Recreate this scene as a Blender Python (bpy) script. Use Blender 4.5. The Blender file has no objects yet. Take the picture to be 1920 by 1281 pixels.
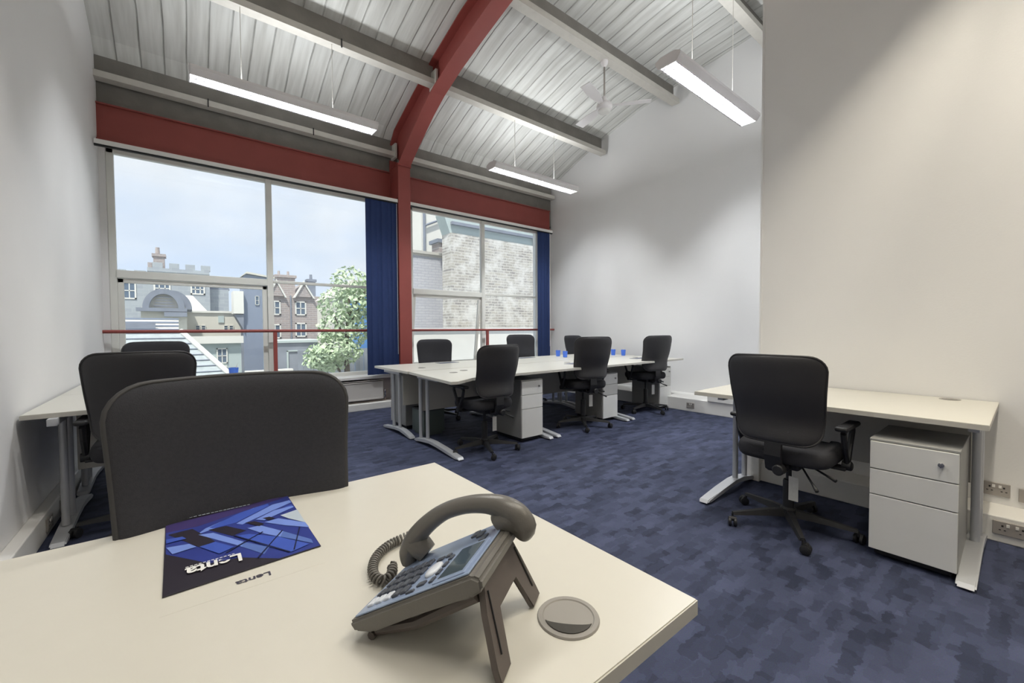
import bpy, bmesh, math, random
from mathutils import Vector, Matrix
sc = bpy.context.scene
COL = sc.collection
rnd = random.Random(7)
PI = math.pi

# ---------------------------------------------------------------- camera
F_PX = 772.0
yaw, pitch, roll = math.radians(38.5), math.radians(1.6), math.radians(0.31)
cam_d = bpy.data.cameras.new('camera'); cam = bpy.data.objects.new('camera', cam_d); COL.objects.link(cam)
cam_d.sensor_width = 36.0; cam_d.lens = F_PX / 1920 * 36; cam_d.clip_start = 0.02; cam_d.clip_end = 500
_f = Vector((math.sin(yaw)*math.cos(pitch), math.cos(yaw)*math.cos(pitch), -math.sin(pitch)))
_r0 = Vector((math.cos(yaw), -math.sin(yaw), 0)); _u0 = _r0.cross(_f)
_r = _r0*math.cos(roll) - _u0*math.sin(roll); _u = _u0*math.cos(roll) + _r0*math.sin(roll)
M = Matrix((_r, _u, -_f)).transposed().to_4x4(); M.translation = Vector((0, 0, 1.2))
cam.matrix_world = M
sc.camera = cam
# ---------------------------------------------------------------- exposure
sc.view_settings.view_transform = 'Standard'; sc.view_settings.look = 'None'
sc.view_settings.exposure = 0.18; sc.view_settings.gamma = 1.0; sc.view_settings.use_curve_mapping = False
# ---------------------------------------------------------------- sky and sun
w = bpy.data.worlds.new('sky'); sc.world = w; w.use_nodes = True
nt = w.node_tree; nt.nodes.clear()
tc = nt.nodes.new('ShaderNodeTexCoord'); mp = nt.nodes.new('ShaderNodeMapping'); mp.inputs['Scale'].default_value = (1, 1, 2.2)
nz = nt.nodes.new('ShaderNodeTexNoise'); nz.inputs['Scale'].default_value = 2.3; nz.inputs['Detail'].default_value = 5; nz.inputs['Roughness'].default_value = .5
cr = nt.nodes.new('ShaderNodeValToRGB')
cr.color_ramp.elements[0].position = .40; cr.color_ramp.elements[0].color = (.73, .84, 1.0, 1)
cr.color_ramp.elements[1].position = .66; cr.color_ramp.elements[1].color = (.95, .975, 1.0, 1)
bg = nt.nodes.new('ShaderNodeBackground'); bg.inputs['Strength'].default_value = 0.98
wo = nt.nodes.new('ShaderNodeOutputWorld')
nt.links.new(tc.outputs['Generated'], mp.inputs['Vector']); nt.links.new(mp.outputs['Vector'], nz.inputs['Vector'])
nt.links.new(nz.outputs['Fac'], cr.inputs['Fac']); nt.links.new(cr.outputs['Color'], bg.inputs['Color']); nt.links.new(bg.outputs[0], wo.inputs[0])
sd = bpy.data.lights.new('sun', 'SUN'); sd.energy = 5.0; sd.angle = math.radians(3); sd.color = (1, .95, .86)
sun = bpy.data.objects.new('sun', sd); COL.objects.link(sun)
sun.rotation_euler = Vector((0.5, 0.62, -1.5)).to_track_quat('-Z', 'Y').to_euler()

# ================================================================ helpers
def nbm(): return bmesh.new()
def box(bm, x0, x1, y0, y1, z0, z1, bev=0.0, seg=2, m=0):
    vs = [bm.verts.new((x, y, z)) for z in (z0, z1) for y in (y0, y1) for x in (x0, x1)]
    fs = [bm.faces.new([vs[i] for i in q]) for q in ((0,2,3,1),(4,5,7,6),(0,1,5,4),(2,6,7,3),(0,4,6,2),(1,3,7,5))]
    for f in fs: f.material_index = m
    if bev > 0:
        es = list({e for f in fs for e in f.edges})
        bmesh.ops.bevel(bm, geom=es, offset=bev, segments=seg, affect='EDGES', profile=.5)
    return vs
def frame_of(d):
    d = d.normalized(); a = Vector((0, 0, 1)) if abs(d.z) < .95 else Vector((1, 0, 0))
    x = d.cross(a).normalized(); return x, x.cross(d).normalized()
def tube(bm, pts, r, seg=10, closed=False, m=0, caps=True, flat=1.0):
    pts = [Vector(p) for p in pts]; n = len(pts); rr = r if isinstance(r, (list, tuple)) else [r]*n
    rings = []; prev = None
    for i, p in enumerate(pts):
        if closed: d = pts[(i+1) % n] - pts[i-1]
        else: d = pts[min(i+1, n-1)] - pts[max(i-1, 0)]
        d.normalize()
        if prev is None: x, y = frame_of(d)
        else:
            x = (prev - d*prev.dot(d)).normalized(); y = x.cross(d).normalized()
        prev = x
        rings.append([bm.verts.new(p + (x*math.cos(2*PI*k/seg) + y*flat*math.sin(2*PI*k/seg))*rr[i]) for k in range(seg)])
    for i in range(n if closed else n-1):
        a, b = rings[i], rings[(i+1) % n]
        for k in range(seg):
            f = bm.faces.new((a[k], a[(k+1) % seg], b[(k+1) % seg], b[k])); f.material_index = m
    if caps and not closed:
        bm.faces.new(rings[0][::-1]).material_index = m; bm.faces.new(rings[-1]).material_index = m
def lathe(bm, prof, seg=24, c=(0, 0, 0), m=0, axis='z'):
    rings = []
    for r, z in prof:
        ring = []
        for k in range(seg):
            a = 2*PI*k/seg; p = (r*math.cos(a), r*math.sin(a), z)
            if axis == 'y': p = (p[0], p[2], p[1])
            if axis == 'x': p = (p[2], p[0], p[1])
            ring.append(bm.verts.new((c[0]+p[0], c[1]+p[1], c[2]+p[2])))
        rings.append(ring)
    for a, b in zip(rings, rings[1:]):
        for k in range(seg): bm.faces.new((a[k], a[(k+1) % seg], b[(k+1) % seg], b[k])).material_index = m
    bm.faces.new(rings[0][::-1]).material_index = m; bm.faces.new(rings[-1]).material_index = m
def prism(bm, poly, a, b, axis='z', m=0):
    """poly: 2D points; extruded along axis from a to b.  z:(x,y)  y:(x,z)  x:(y,z)"""
    def P(p, t):
        return {'z': (p[0], p[1], t), 'y': (p[0], t, p[1]), 'x': (t, p[0], p[1])}[axis]
    A = [bm.verts.new(P(p, a)) for p in poly]; B = [bm.verts.new(P(p, b)) for p in poly]
    n = len(poly); fs = [bm.faces.new(A[::-1]), bm.faces.new(B)]
    for i in range(n): fs.append(bm.faces.new((A[i], A[(i+1) % n], B[(i+1) % n], B[i])))
    for f in fs: f.material_index = m
    return fs
def finish(name, bm, mat, parent=None, smooth=False, auto=None, fix=True):
    if fix: bmesh.ops.recalc_face_normals(bm, faces=bm.faces)
    me = bpy.data.meshes.new(name); bm.to_mesh(me); bm.free()
    mats = mat if isinstance(mat, (list, tuple)) else [mat]
    for mm in mats: me.materials.append(mm)
    if smooth:
        for p in me.polygons: p.use_smooth = True
        if auto:
            try: me.set_sharp_from_angle(angle=math.radians(auto))
            except Exception: pass
    o = bpy.data.objects.new(name, me); COL.objects.link(o)
    if parent: o.parent = parent
    return o
def tag(o, label, cat, group=None):
    o['label'] = label; o['category'] = cat
    if group: o['group'] = group
    return o
def thing(name, label, cat, loc=(0, 0, 0), rz=0.0, group=None):
    o = bpy.data.objects.new(name, None); COL.objects.link(o); o.empty_display_size = .1
    o.location = loc; o.rotation_euler = (0, 0, rz)
    return tag(o, label, cat, group)
def struct(name, bm, mat, parent=None, **k):
    o = finish(name, bm, mat, parent, **k)
    if not parent: o['kind'] = 'structure'
    return o
def copy_tree(o, parent=None):
    c = o.copy(); COL.objects.link(c); c.parent = parent
    for ch in list(o.children): copy_tree(ch, c)
    return c
def place(src, loc, rz, label, group=None):
    c = copy_tree(src); c.location = loc; c.rotation_euler = (0, 0, rz); c['label'] = label
    if group: c['group'] = group
    return c
def text_mesh(name, s, size, mat, parent, M4, depth=.0004, bold=0.0, shear=0.0, font_serif=False):
    cu = bpy.data.curves.new(name, 'FONT'); cu.body = s; cu.size = size; cu.extrude = depth; cu.offset = bold; cu.shear = shear
    cu.align_x = 'LEFT'
    t = bpy.data.objects.new(name+'_c', cu); COL.objects.link(t)
    dg = bpy.context.evaluated_depsgraph_get(); me = bpy.data.meshes.new_from_object(t.evaluated_get(dg))
    bpy.data.objects.remove(t); me.name = name
    me.transform(M4); me.materials.clear(); me.materials.append(mat)
    o = bpy.data.objects.new(name, me); COL.objects.link(o); o.parent = parent
    return o

# ================================================================ materials
def srgb(r, g, b):
    f = lambda c: (c/255/12.92) if c/255 <= .04045 else ((c/255+.055)/1.055)**2.4
    return (f(r), f(g), f(b), 1)
def mat(name, col, rough=.5, metal=0.0, var=.06, scale=8.0, bump=0.0, bscale=60.0, spec=.5, coat=0.0, emit=None, estr=0):
    m = bpy.data.materials.new(name); m.use_nodes = True; n = m.node_tree; b = n.nodes['Principled BSDF']
    c = srgb(*col)
    tcn = n.nodes.new('ShaderNodeTexCoord'); no = n.nodes.new('ShaderNodeTexNoise'); no.inputs['Scale'].default_value = scale; no.inputs['Detail'].default_value = 4
    n.links.new(tcn.outputs['Object'], no.inputs['Vector'])
    mx = n.nodes.new('ShaderNodeMix'); mx.data_type = 'RGBA'
    mx.inputs['A'].default_value = tuple(min(1, x*(1-var)) for x in c[:3])+(1,); mx.inputs['B'].default_value = tuple(min(1, x*(1+var)) for x in c[:3])+(1,)
    n.links.new(no.outputs['Fac'], mx.inputs['Factor']); n.links.new(mx.outputs['Result'], b.inputs['Base Color'])
    b.inputs['Roughness'].default_value = rough; b.inputs['Metallic'].default_value = metal
    b.inputs['Specular IOR Level'].default_value = spec; b.inputs['Coat Weight'].default_value = coat
    if emit: b.inputs['Emission Color'].default_value = srgb(*emit); b.inputs['Emission Strength'].default_value = estr
    if bump:
        n2 = n.nodes.new('ShaderNodeTexNoise'); n2.inputs['Scale'].default_value = bscale; n2.inputs['Detail'].default_value = 3
        n.links.new(tcn.outputs['Object'], n2.inputs['Vector'])
        bp = n.nodes.new('ShaderNodeBump'); bp.inputs['Strength'].default_value = bump; bp.inputs['Distance'].default_value = .01
        n.links.new(n2.outputs['Fac'], bp.inputs['Height']); n.links.new(bp.outputs[0], b.inputs['Normal'])
    return m
def brick_mat(name, c1, c2, mortar, scale=1.0, bw=.22, rh=.075, patch=None, axis='xz', msize=.012):
    m = bpy.data.materials.new(name); m.use_nodes = True; n = m.node_tree; b = n.nodes['Principled BSDF']; b.inputs['Roughness'].default_value = .9
    tcn = n.nodes.new('ShaderNodeTexCoord'); sp = n.nodes.new('ShaderNodeSeparateXYZ'); cb = n.nodes.new('ShaderNodeCombineXYZ')
    n.links.new(tcn.outputs['Object'], sp.inputs[0]); n.links.new(sp.outputs['X'], cb.inputs['X']); n.links.new(sp.outputs['Z'], cb.inputs['Y'])
    nd = n.nodes.new('ShaderNodeTexNoise'); nd.inputs['Scale'].default_value = 6; n.links.new(tcn.outputs['Object'], nd.inputs['Vector'])
    vm = n.nodes.new('ShaderNodeVectorMath'); vm.operation = 'MULTIPLY_ADD'; vm.inputs[1].default_value = (.03, .03, 0)
    n.links.new(nd.outputs['Color'], vm.inputs[0]); n.links.new(cb.outputs[0], vm.inputs[2])
    bt = n.nodes.new('ShaderNodeTexBrick'); bt.inputs['Scale'].default_value = scale; bt.inputs['Brick Width'].default_value = bw; bt.inputs['Row Height'].default_value = rh
    bt.inputs['Mortar Size'].default_value = msize; bt.inputs['Color1'].default_value = srgb(*c1); bt.inputs['Color2'].default_value = srgb(*c2); bt.inputs['Mortar'].default_value = srgb(*mortar)
    n.links.new(vm.outputs[0], bt.inputs['Vector'])
    out = bt.outputs['Color']
    if patch:
        n3 = n.nodes.new('ShaderNodeTexNoise'); n3.inputs['Scale'].default_value = patch[1]; n3.inputs['Detail'].default_value = 6; n3.inputs['Roughness'].default_value = .7
        n.links.new(tcn.outputs['Object'], n3.inputs['Vector'])
        rp = n.nodes.new('ShaderNodeValToRGB'); rp.color_ramp.elements[0].position = .45; rp.color_ramp.elements[1].position = .62
        n.links.new(n3.outputs['Fac'], rp.inputs['Fac'])
        mx = n.nodes.new('ShaderNodeMix'); mx.data_type = 'RGBA'; mx.inputs['B'].default_value = srgb(*patch[0])
        n.links.new(rp.outputs['Color'], mx.inputs['Factor']); n.links.new(out, mx.inputs['A']); out = mx.outputs['Result']
    n.links.new(out, b.inputs['Base Color'])
    bp = n.nodes.new('ShaderNodeBump'); bp.inputs['Strength'].default_value = .5; bp.inputs['Distance'].default_value = .01
    n.links.new(bt.outputs['Fac'], bp.inputs['Height']); bp.invert = True; n.links.new(bp.outputs[0], b.inputs['Normal'])
    return m
def carpet_mat():
    m = bpy.data.materials.new('carpet'); m.use_nodes = True; n = m.node_tree; b = n.nodes['Principled BSDF']
    b.inputs['Roughness'].default_value = .8; b.inputs['Specular IOR Level'].default_value = .3
    tcn = n.nodes.new('ShaderNodeTexCoord')
    nd = n.nodes.new('ShaderNodeTexNoise'); nd.inputs['Scale'].default_value = 26; nd.inputs['Detail'].default_value = 3; n.links.new(tcn.outputs['Object'], nd.inputs['Vector'])
    vm = n.nodes.new('ShaderNodeVectorMath'); vm.operation = 'MULTIPLY_ADD'; vm.inputs[1].default_value = (.07, .055, 0)
    n.links.new(nd.outputs['Color'], vm.inputs[0]); n.links.new(tcn.outputs['Object'], vm.inputs[2])
    def bricks(sc_, bw, rh, off, rot):
        mpn = n.nodes.new('ShaderNodeMapping'); mpn.inputs['Rotation'].default_value = (0, 0, rot); n.links.new(vm.outputs[0], mpn.inputs['Vector'])
        bt = n.nodes.new('ShaderNodeTexBrick'); bt.inputs['Scale'].default_value = 1; bt.inputs['Brick Width'].default_value = bw; bt.inputs['Row Height'].default_value = rh
        bt.inputs['Mortar Size'].default_value = 0; bt.inputs['Mortar Smooth'].default_value = 0; bt.offset = off
        bt.inputs['Color1'].default_value = (0, 0, 0, 1); bt.inputs['Color2'].default_value = (1, 1, 1, 1)
        n.links.new(mpn.outputs[0], bt.inputs['Vector']); return bt
    b1 = bricks(1, .15, .055, .37, 0); b2 = bricks(1, .09, .04, .6, 0)
    ad = n.nodes.new('ShaderNodeMix'); ad.data_type = 'RGBA'; ad.inputs['Factor'].default_value = .4
    n.links.new(b1.outputs['Color'], ad.inputs['A']); n.links.new(b2.outputs['Color'], ad.inputs['B'])
    rp = n.nodes.new('ShaderNodeValToRGB'); e = rp.color_ramp.elements
    e[0].position = .1; e[0].color = srgb(34, 40, 60); e[1].position = .9; e[1].color = srgb(66, 72, 97)
    n.links.new(ad.outputs['Result'], rp.inputs['Fac'])
    fn = n.nodes.new('ShaderNodeTexNoise'); fn.inputs['Scale'].default_value = 260; n.links.new(tcn.outputs['Object'], fn.inputs['Vector'])
    mx = n.nodes.new('ShaderNodeMix'); mx.data_type = 'RGBA'; mx.blend_type = 'MULTIPLY'; mx.inputs['Factor'].default_value = .5
    n.links.new(rp.outputs['Color'], mx.inputs['A']); n.links.new(fn.outputs['Color'], mx.inputs['B'])
    mx2 = n.nodes.new('ShaderNodeMix'); mx2.data_type = 'RGBA'; mx2.blend_type = 'MULTIPLY'; mx2.inputs['Factor'].default_value = 1; mx2.inputs['B'].default_value = (1.3, 1.3, 1.3, 1)
    n.links.new(mx.outputs['Result'], mx2.inputs['A'])
    n.links.new(mx2.outputs['Result'], b.inputs['Base Color'])
    bp = n.nodes.new('ShaderNodeBump'); bp.inputs['Strength'].default_value = .35; bp.inputs['Distance'].default_value = .004
    n.links.new(fn.outputs['Fac'], bp.inputs['Height']); n.links.new(bp.outputs[0], b.inputs['Normal'])
    return m
def deck_mat():
    m = bpy.data.materials.new('ceiling_boards'); m.use_nodes = True; n = m.node_tree; b = n.nodes['Principled BSDF']; b.inputs['Roughness'].default_value = .85
    tcn = n.nodes.new('ShaderNodeTexCoord'); sp = n.nodes.new('ShaderNodeSeparateXYZ'); n.links.new(tcn.outputs['Object'], sp.inputs[0])
    mpn = n.nodes.new('ShaderNodeMapping'); mpn.inputs['Scale'].default_value = (1.2, .9, .9); n.links.new(tcn.outputs['Object'], mpn.inputs['Vector'])
    nw = n.nodes.new('ShaderNodeTexNoise'); nw.inputs['Scale'].default_value = 1.4; n.links.new(mpn.outputs[0], nw.inputs['Vector'])
    def math_(op, a, b_=None, c=None):
        x = n.nodes.new('ShaderNodeMath'); x.operation = op
        for i, v in enumerate((a, b_, c)):
            if v is None: continue
            if hasattr(v, 'name') and hasattr(v, 'node'): n.links.new(v, x.inputs[i])
            else: x.inputs[i].default_value = v
        return x.outputs[0]
    xw = math_('MULTIPLY_ADD', nw.outputs['Fac'], .035, sp.outputs['X'])
    fr = math_('FRACT', math_('DIVIDE', xw, .205)); d = math_('ABSOLUTE', math_('SUBTRACT', fr, .5))
    gl = math_('SMOOTH_MAX', math_('MULTIPLY', math_('SUBTRACT', .055, d), 22.0), 0.0, .1)
    g = math_('MINIMUM', gl, 1.0)
    nb = n.nodes.new('ShaderNodeTexNoise'); nb.inputs['Scale'].default_value = 3; nb.inputs['Detail'].default_value = 6; n.links.new(tcn.outputs['Object'], nb.inputs['Vector'])
    g2 = math_('MULTIPLY', g, math_('MULTIPLY_ADD', nb.outputs['Fac'], 1.4, -.25))
    mp2 = n.nodes.new('ShaderNodeMapping'); mp2.inputs['Scale'].default_value = (9, .7, .7); n.links.new(tcn.outputs['Object'], mp2.inputs['Vector'])
    ns = n.nodes.new('ShaderNodeTexNoise'); ns.inputs['Scale'].default_value = 1.6; ns.inputs['Detail'].default_value = 5; n.links.new(mp2.outputs[0], ns.inputs['Vector'])
    rp = n.nodes.new('ShaderNodeValToRGB'); e = rp.color_ramp.elements
    e[0].position = .3; e[0].color = srgb(190, 189, 184); e[1].position = .7; e[1].color = srgb(220, 220, 216)
    n.links.new(ns.outputs['Fac'], rp.inputs['Fac'])
    mx = n.nodes.new('ShaderNodeMix'); mx.data_type = 'RGBA'; mx.inputs['B'].default_value = srgb(112, 110, 104)
    n.links.new(g2, mx.inputs['Factor']); n.links.new(rp.outputs['Color'], mx.inputs['A']); n.links.new(mx.outputs['Result'], b.inputs['Base Color'])
    bp = n.nodes.new('ShaderNodeBump'); bp.inputs['Strength'].default_value = .6; bp.inputs['Distance'].default_value = .02; bp.invert = True
    n.links.new(g, bp.inputs['Height']); n.links.new(bp.outputs[0], b.inputs['Normal'])
    return m
def glass_mat():
    m = bpy.data.materials.new('window_glass'); m.use_nodes = True; n = m.node_tree; n.nodes.clear()
    t = n.nodes.new('ShaderNodeBsdfTransparent'); t.inputs['Color'].default_value = (.95, .97, .985, 1)
    g = n.nodes.new('ShaderNodeBsdfGlossy'); g.inputs['Roughness'].default_value = .01
    d = n.nodes.new('ShaderNodeBsdfDiffuse'); d.inputs['Color'].default_value = (.85, .9, .95, 1)
    no = n.nodes.new('ShaderNodeTexNoise'); no.inputs['Scale'].default_value = 2.0
    fr = n.nodes.new('ShaderNodeFresnel'); fr.inputs['IOR'].default_value = 1.25
    m1 = n.nodes.new('ShaderNodeMixShader'); m2 = n.nodes.new('ShaderNodeMixShader')
    mm = n.nodes.new('ShaderNodeMath'); mm.operation = 'MULTIPLY'; mm.inputs[1].default_value = .12
    n.links.new(no.outputs['Fac'], mm.inputs[0]); n.links.new(mm.outputs[0], m1.inputs['Fac'])
    n.links.new(t.outputs[0], m1.inputs[1]); n.links.new(d.outputs[0], m1.inputs[2])
    n.links.new(fr.outputs[0], m2.inputs['Fac']); n.links.new(m1.outputs[0], m2.inputs[1]); n.links.new(g.outputs[0], m2.inputs[2])
    o = n.nodes.new('ShaderNodeOutputMaterial'); n.links.new(m2.outputs[0], o.inputs[0])
    return m

WALL = mat('white_wall_paint', (228, 227, 226), .75, var=.02, scale=3, bump=.05, bscale=90)
TRIMW = mat('white_gloss_trim', (226, 224, 220), .4, var=.02)
CARPET = carpet_mat(); DECK = deck_mat(); GLASS = glass_mat()
RED = mat('red_steel_paint', (146, 70, 64), .5, var=.12, scale=4)
FASCIA_AND_SHADE = mat('grey_concrete_fascia', (128, 124, 118), .9, var=.25, scale=5, bump=.3, bscale=30)
PURL = mat('off_white_purlin_paint', (196, 192, 184), .6, var=.1, scale=12)
FRAMEM = mat('grey_white_window_frame', (226, 226, 220), .4, var=.04)
NAVY = mat('navy_blind_fabric', (30, 50, 96), .85, var=.1, scale=20)
DESKT = mat('white_laminate', (200, 197, 187), .32, var=.015, scale=30, spec=.5)
DESKE = mat('white_laminate_edge', (190, 187, 178), .45, var=.02)
SILV = mat('silver_powder_coat', (186, 188, 192), .38, metal=.25, var=.03)
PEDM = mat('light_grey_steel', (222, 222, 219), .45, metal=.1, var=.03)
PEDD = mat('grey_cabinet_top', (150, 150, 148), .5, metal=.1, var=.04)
CHROME = mat('chrome_lock', (210, 210, 212), .18, metal=1.0, var=.02)
SLOT = mat('dark_slot', (30, 30, 32), .7)
FABRIC = mat('charcoal_chair_fabric', (50, 50, 54), .9, var=.2, scale=150, bump=.25, bscale=500, spec=.25)
SHELL = mat('charcoal_chair_back_vinyl', (50, 49, 51), .5, var=.06, scale=25, bump=.06, bscale=200, spec=.4)
PIPE = mat('grey_chair_piping', (44, 43, 44), .6, var=.05)
BLK = mat('black_nylon', (27, 27, 30), .5, var=.1, bump=.1, bscale=200)
TAG = mat('white_paper_tag', (205, 205, 200), .8, var=.12, scale=60)
PORT = mat('grey_cable_port', (140, 136, 130), .4, var=.04)
PORTD = mat('cable_port_hole', (60, 58, 54), .8)
TUBEM = mat('lit_fluorescent_tube', (255, 252, 250), .3, emit=(255, 252, 250), estr=4)
LOUVRE = mat('louvre_metal', (120, 120, 122), .4, metal=.4, var=.02)
LAMPW = mat('white_lamp_housing', (226, 222, 222), .45, var=.02)
CUPB = mat('blue_plastic', (78, 124, 232), .3, var=.06)
SOCK = mat('grey_socket_plate', (168, 162, 156), .4, metal=.3, var=.03)
BINM = mat('dark_green_grey_bin', (84, 94, 92), .6, var=.06)
RADM = mat('radiator_enamel', (196, 192, 188), .4, var=.03)
COPPER = mat('painted_pipe', (150, 138, 128), .45, var=.1)

# ================================================================ the room
XL, XR, XN, YB, YW = -0.715, 6.30, 3.79, -3.2, 6.55     # left wall, far right wall, near right wall, back, window wall
YC = 1.412
PROF = [(6.9, 4.00), (6.55, 4.20), (6.3, 4.38), (5.95, 4.51), (5.6, 4.64), (5.0, 4.84), (4.3, 5.02), (3.7, 5.11), (3.15, 5.2), (2.3, 5.3), (1.0, 5.38), (YB-.2, 5.38)]
bm = nbm(); box(bm, XL-.2, XR+.2, YB-.2, YW+.1, -.1, 0); struct('floor', bm, CARPET)
bm = nbm(); prism(bm, PROF + [(y, z+.15) for y, z in PROF[::-1]], XL-.2, XR+.2, 'x'); struct('ceiling', bm, DECK)
def gable(name, x0, x1, y0, y1):
    pts = [(y, z) for y, z in PROF if y0 < y < y1]
    def zi(y):
        for (a, za), (b, zb) in zip(PROF, PROF[1:]):
            if b <= y <= a: return za + (zb-za)*(a-y)/(a-b)
        return PROF[-1][1]
    poly = [(y0, 0), (y1, 0), (y1, zi(y1)+.05)] + [(y, z+.05) for y, z in pts] + [(y0, zi(y0)+.05)]
    bm = nbm(); prism(bm, poly, x0, x1, 'x'); return struct(name, bm, WALL)
gable('wall_left', XL-.15, XL, YB, YW+.25)
gable('wall_right', XR, XR+.15, YC-.15, YW+.25)
bm = nbm(); box(bm, XN, XN+.15, YB, YC, 0, 5.42); struct('wall_near_right', bm, WALL)
bm = nbm(); box(bm, XN+.15, XR, YC-.15, YC, 0, 5.42); struct('wall_recess', bm, WALL)
bm = nbm(); box(bm, XL, XN+.15, YB-.15, YB, 0, 5.42); struct('wall_back', bm, WALL)
# window wall: dado, jambs, pier, lintel
bm = nbm()
box(bm, XL, XR, YW, YW+.22, 0, .47)
box(bm, XL, -.66, YW, YW+.22, .47, 3.45); box(bm, 5.98, XR, YW, YW+.22, .47, 3.45); box(bm, 2.50, 3.02, YW, YW+.22, .47, 3.45)
struct('wall_window', bm, WALL)
bm = nbm(); box(bm, XL, XR, YW, YW+.22, 3.40, 4.22); struct('wall_fascia', bm, FASCIA_AND_SHADE)
# boxed-in ledges round the foot of the walls
bm = nbm(); box(bm, XL, -.655, YB, 6.2, 0, .145, .006); struct('baseboard_left', bm, TRIMW)
bm = nbm(); box(bm, 3.535, XN, YB, YC, 0, .146, .006); box(bm, 3.50, 3.60, 1.30, YC, 0, .215, .004); struct('baseboard_near_right', bm, TRIMW)
bm = nbm(); box(bm, 5.74, XR, YC, 6.2, 0, .183, .006); box(bm, 5.72, 5.76, 1.9, 2.8, .183, .29, .006); struct('baseboard_right', bm, TRIMW)
bm = nbm(); box(bm, XL, XR, 6.2, YW, 0, .10, .006); struct('baseboard_window', bm, TRIMW)
# sills
bm = nbm(); box(bm, XL, 2.64, 6.27, YW+.1, .462, .505, .006); struct('trim_1', bm, TRIMW)
bm = nbm(); box(bm, 2.87, XR, 6.27, YW+.1, .462, .505, .006); struct('trim_2', bm, TRIMW)
# joint strip of the near wall corner
bm = nbm(); box(bm, XN-.004, XN+.012, YC-.012, YC+.004, 0, 5.3); struct('trim_3', bm, WALL)

def window(name, x0, x1, mull, lx0, lx1, thin, open_):
    z0, z1, yf, yb = .50, 3.45, 6.585, 6.645
    bm = nbm()
    box(bm, x0, x0+.065, yf, yb, z0, z1, .006); box(bm, x1-.065, x1, yf, yb, z0, z1, .006)
    box(bm, x0, x1, yf, yb, 3.25, z1, .006); box(bm, x0, x1, yf, yb, z0, .56, .006)
    box(bm, mull-.036, mull+.036, yf-.02, yb, z0, z1, .006)
    box(bm, lx0, lx1, yf-.015, yb, 1.83, 1.92, .006)
    if thin[0] < thin[1]: box(bm, thin[0], thin[1], yf, yb, 1.875, 1.912, .004)
    w_ = struct(name, bm, FRAMEM)
    # panes
    for a, b, c, d in ((x0+.06, mull-.03, 1.91, 3.26), (mull+.03, x1-.06, 1.90, 3.26), (mull+.03, x1-.06, .55, 1.88)):
        bm = nbm(); box(bm, a, b, 6.612, 6.618, c, d); finish('pane', bm, GLASS, w_)
    # opening casement in the lower light, hung from the transom
    e = bpy.data.objects.new('casement', None); bm = nbm()
    a, b, c, d = lx0+.005, lx1-.005, .56, 1.825
    for q in ((a, a+.055, c, d), (b-.055, b, c, d), (a, b, d-.05, d), (a, b, c, c+.06)):
        box(bm, q[0], q[1], -.02, .02, q[2]-d, q[3]-d, .005)
    ca = finish('casement', bm, FRAMEM, w_); ca.location = (0, 6.615, d); ca.rotation_euler = (math.radians(open_), 0, 0)
    bm = nbm(); box(bm, a+.05, b-.05, -.003, .003, c-d+.05, -.045); finish('pane', bm, GLASS, ca)
    bpy.data.objects.remove(e)
    return w_
window('window_1', -.66, 2.50, .95, -.60, .915, (.98, 2.44), 0)
window('window_2', 3.02, 5.98, 4.53, 3.08, 4.495, (4.56, 5.92), 8)

# ================================================================ steelwork
def isec(bm, poly_in, poly_out, x0, x1, t=.02, tw=.014):
    """I section swept in the Y-Z plane: inner flange along poly_in, outer along poly_out"""
    for P in (poly_in, poly_out):
        for (a, b) in zip(P, P[1:]):
            d = Vector((b[0]-a[0], b[1]-a[1])).normalized(); nrm = Vector((-d.y, d.x))*t/2
            q = [(a[0]+nrm.x, a[1]+nrm.y), (b[0]+nrm.x, b[1]+nrm.y), (b[0]-nrm.x, b[1]-nrm.y), (a[0]-nrm.x, a[1]-nrm.y)]
            prism(bm, q, x0, x1, 'x')
    xm = (x0+x1)/2; prism(bm, poly_in + poly_out[::-1], xm-tw/2, xm+tw/2, 'x')
FX0, FX1 = 2.655, 2.855
pf = thing('portal_frame', 'red painted steel column and curved rafter between the two windows', 'steel frame', ((FX0+FX1)/2, 6.17, 0))
o_ = Vector(pf.location)
bm = nbm(); isec(bm, [(6.17, 0), (6.17, 3.80)], [(6.50, 0), (6.50, 3.95)], FX0, FX1); bmesh.ops.translate(bm, verts=bm.verts, vec=-o_); finish('column', bm, RED, pf)
RIN = [(6.165, 3.79), (6.0, 3.90), (5.68, 4.09), (5.36, 4.27), (5.05, 4.41), (4.6, 4.55), (4.1, 4.66), (3.6, 4.76), (3.0, 4.86), (2.4, 4.95), (1.2, 5.05), (-.5, 5.1), (YB, 5.1)]
ROUT = [(6.56, 4.10)] + [(y, z-.02) for y, z in PROF if 6.4 > y > YB] + [(YB, 5.36)]
bm = nbm(); isec(bm, RIN, ROUT, FX0, FX1, .018, .014); bmesh.ops.translate(bm, verts=bm.verts, vec=-o_); finish('rafter', bm, RED, pf)
bm = nbm(); box(bm, FX0-.01, FX1+.01, 6.14, 6.175, 3.77, 3.80); box(bm, FX0+.02, FX0+.05, 6.2, 6.5, 3.30, 3.8); bmesh.ops.translate(bm, verts=bm.verts, vec=-o_); finish('stiffener_plate', bm, RED, pf)
for (x0, x1, lb) in ((XL, 2.655, 'red painted steel beam above the wide left window'), (2.855, 6.22, 'red painted steel beam above the right window')):
    bm = nbm(); z0, z1 = 3.335, 3.757
    box(bm, x0, x1, 6.5, 6.515, z0, z1); box(bm, x0, x1, 6.44, 6.55, z0, z0+.015); box(bm, x0, x1, 6.47, 6.55, z1-.015, z1)
    bmesh.ops.translate(bm, verts=bm.verts, vec=(-x0, -6.5, -z0)); o = finish('steel_beam', bm, RED); o.location = (x0, 6.5, z0); tag(o, lb, 'beam')
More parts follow.
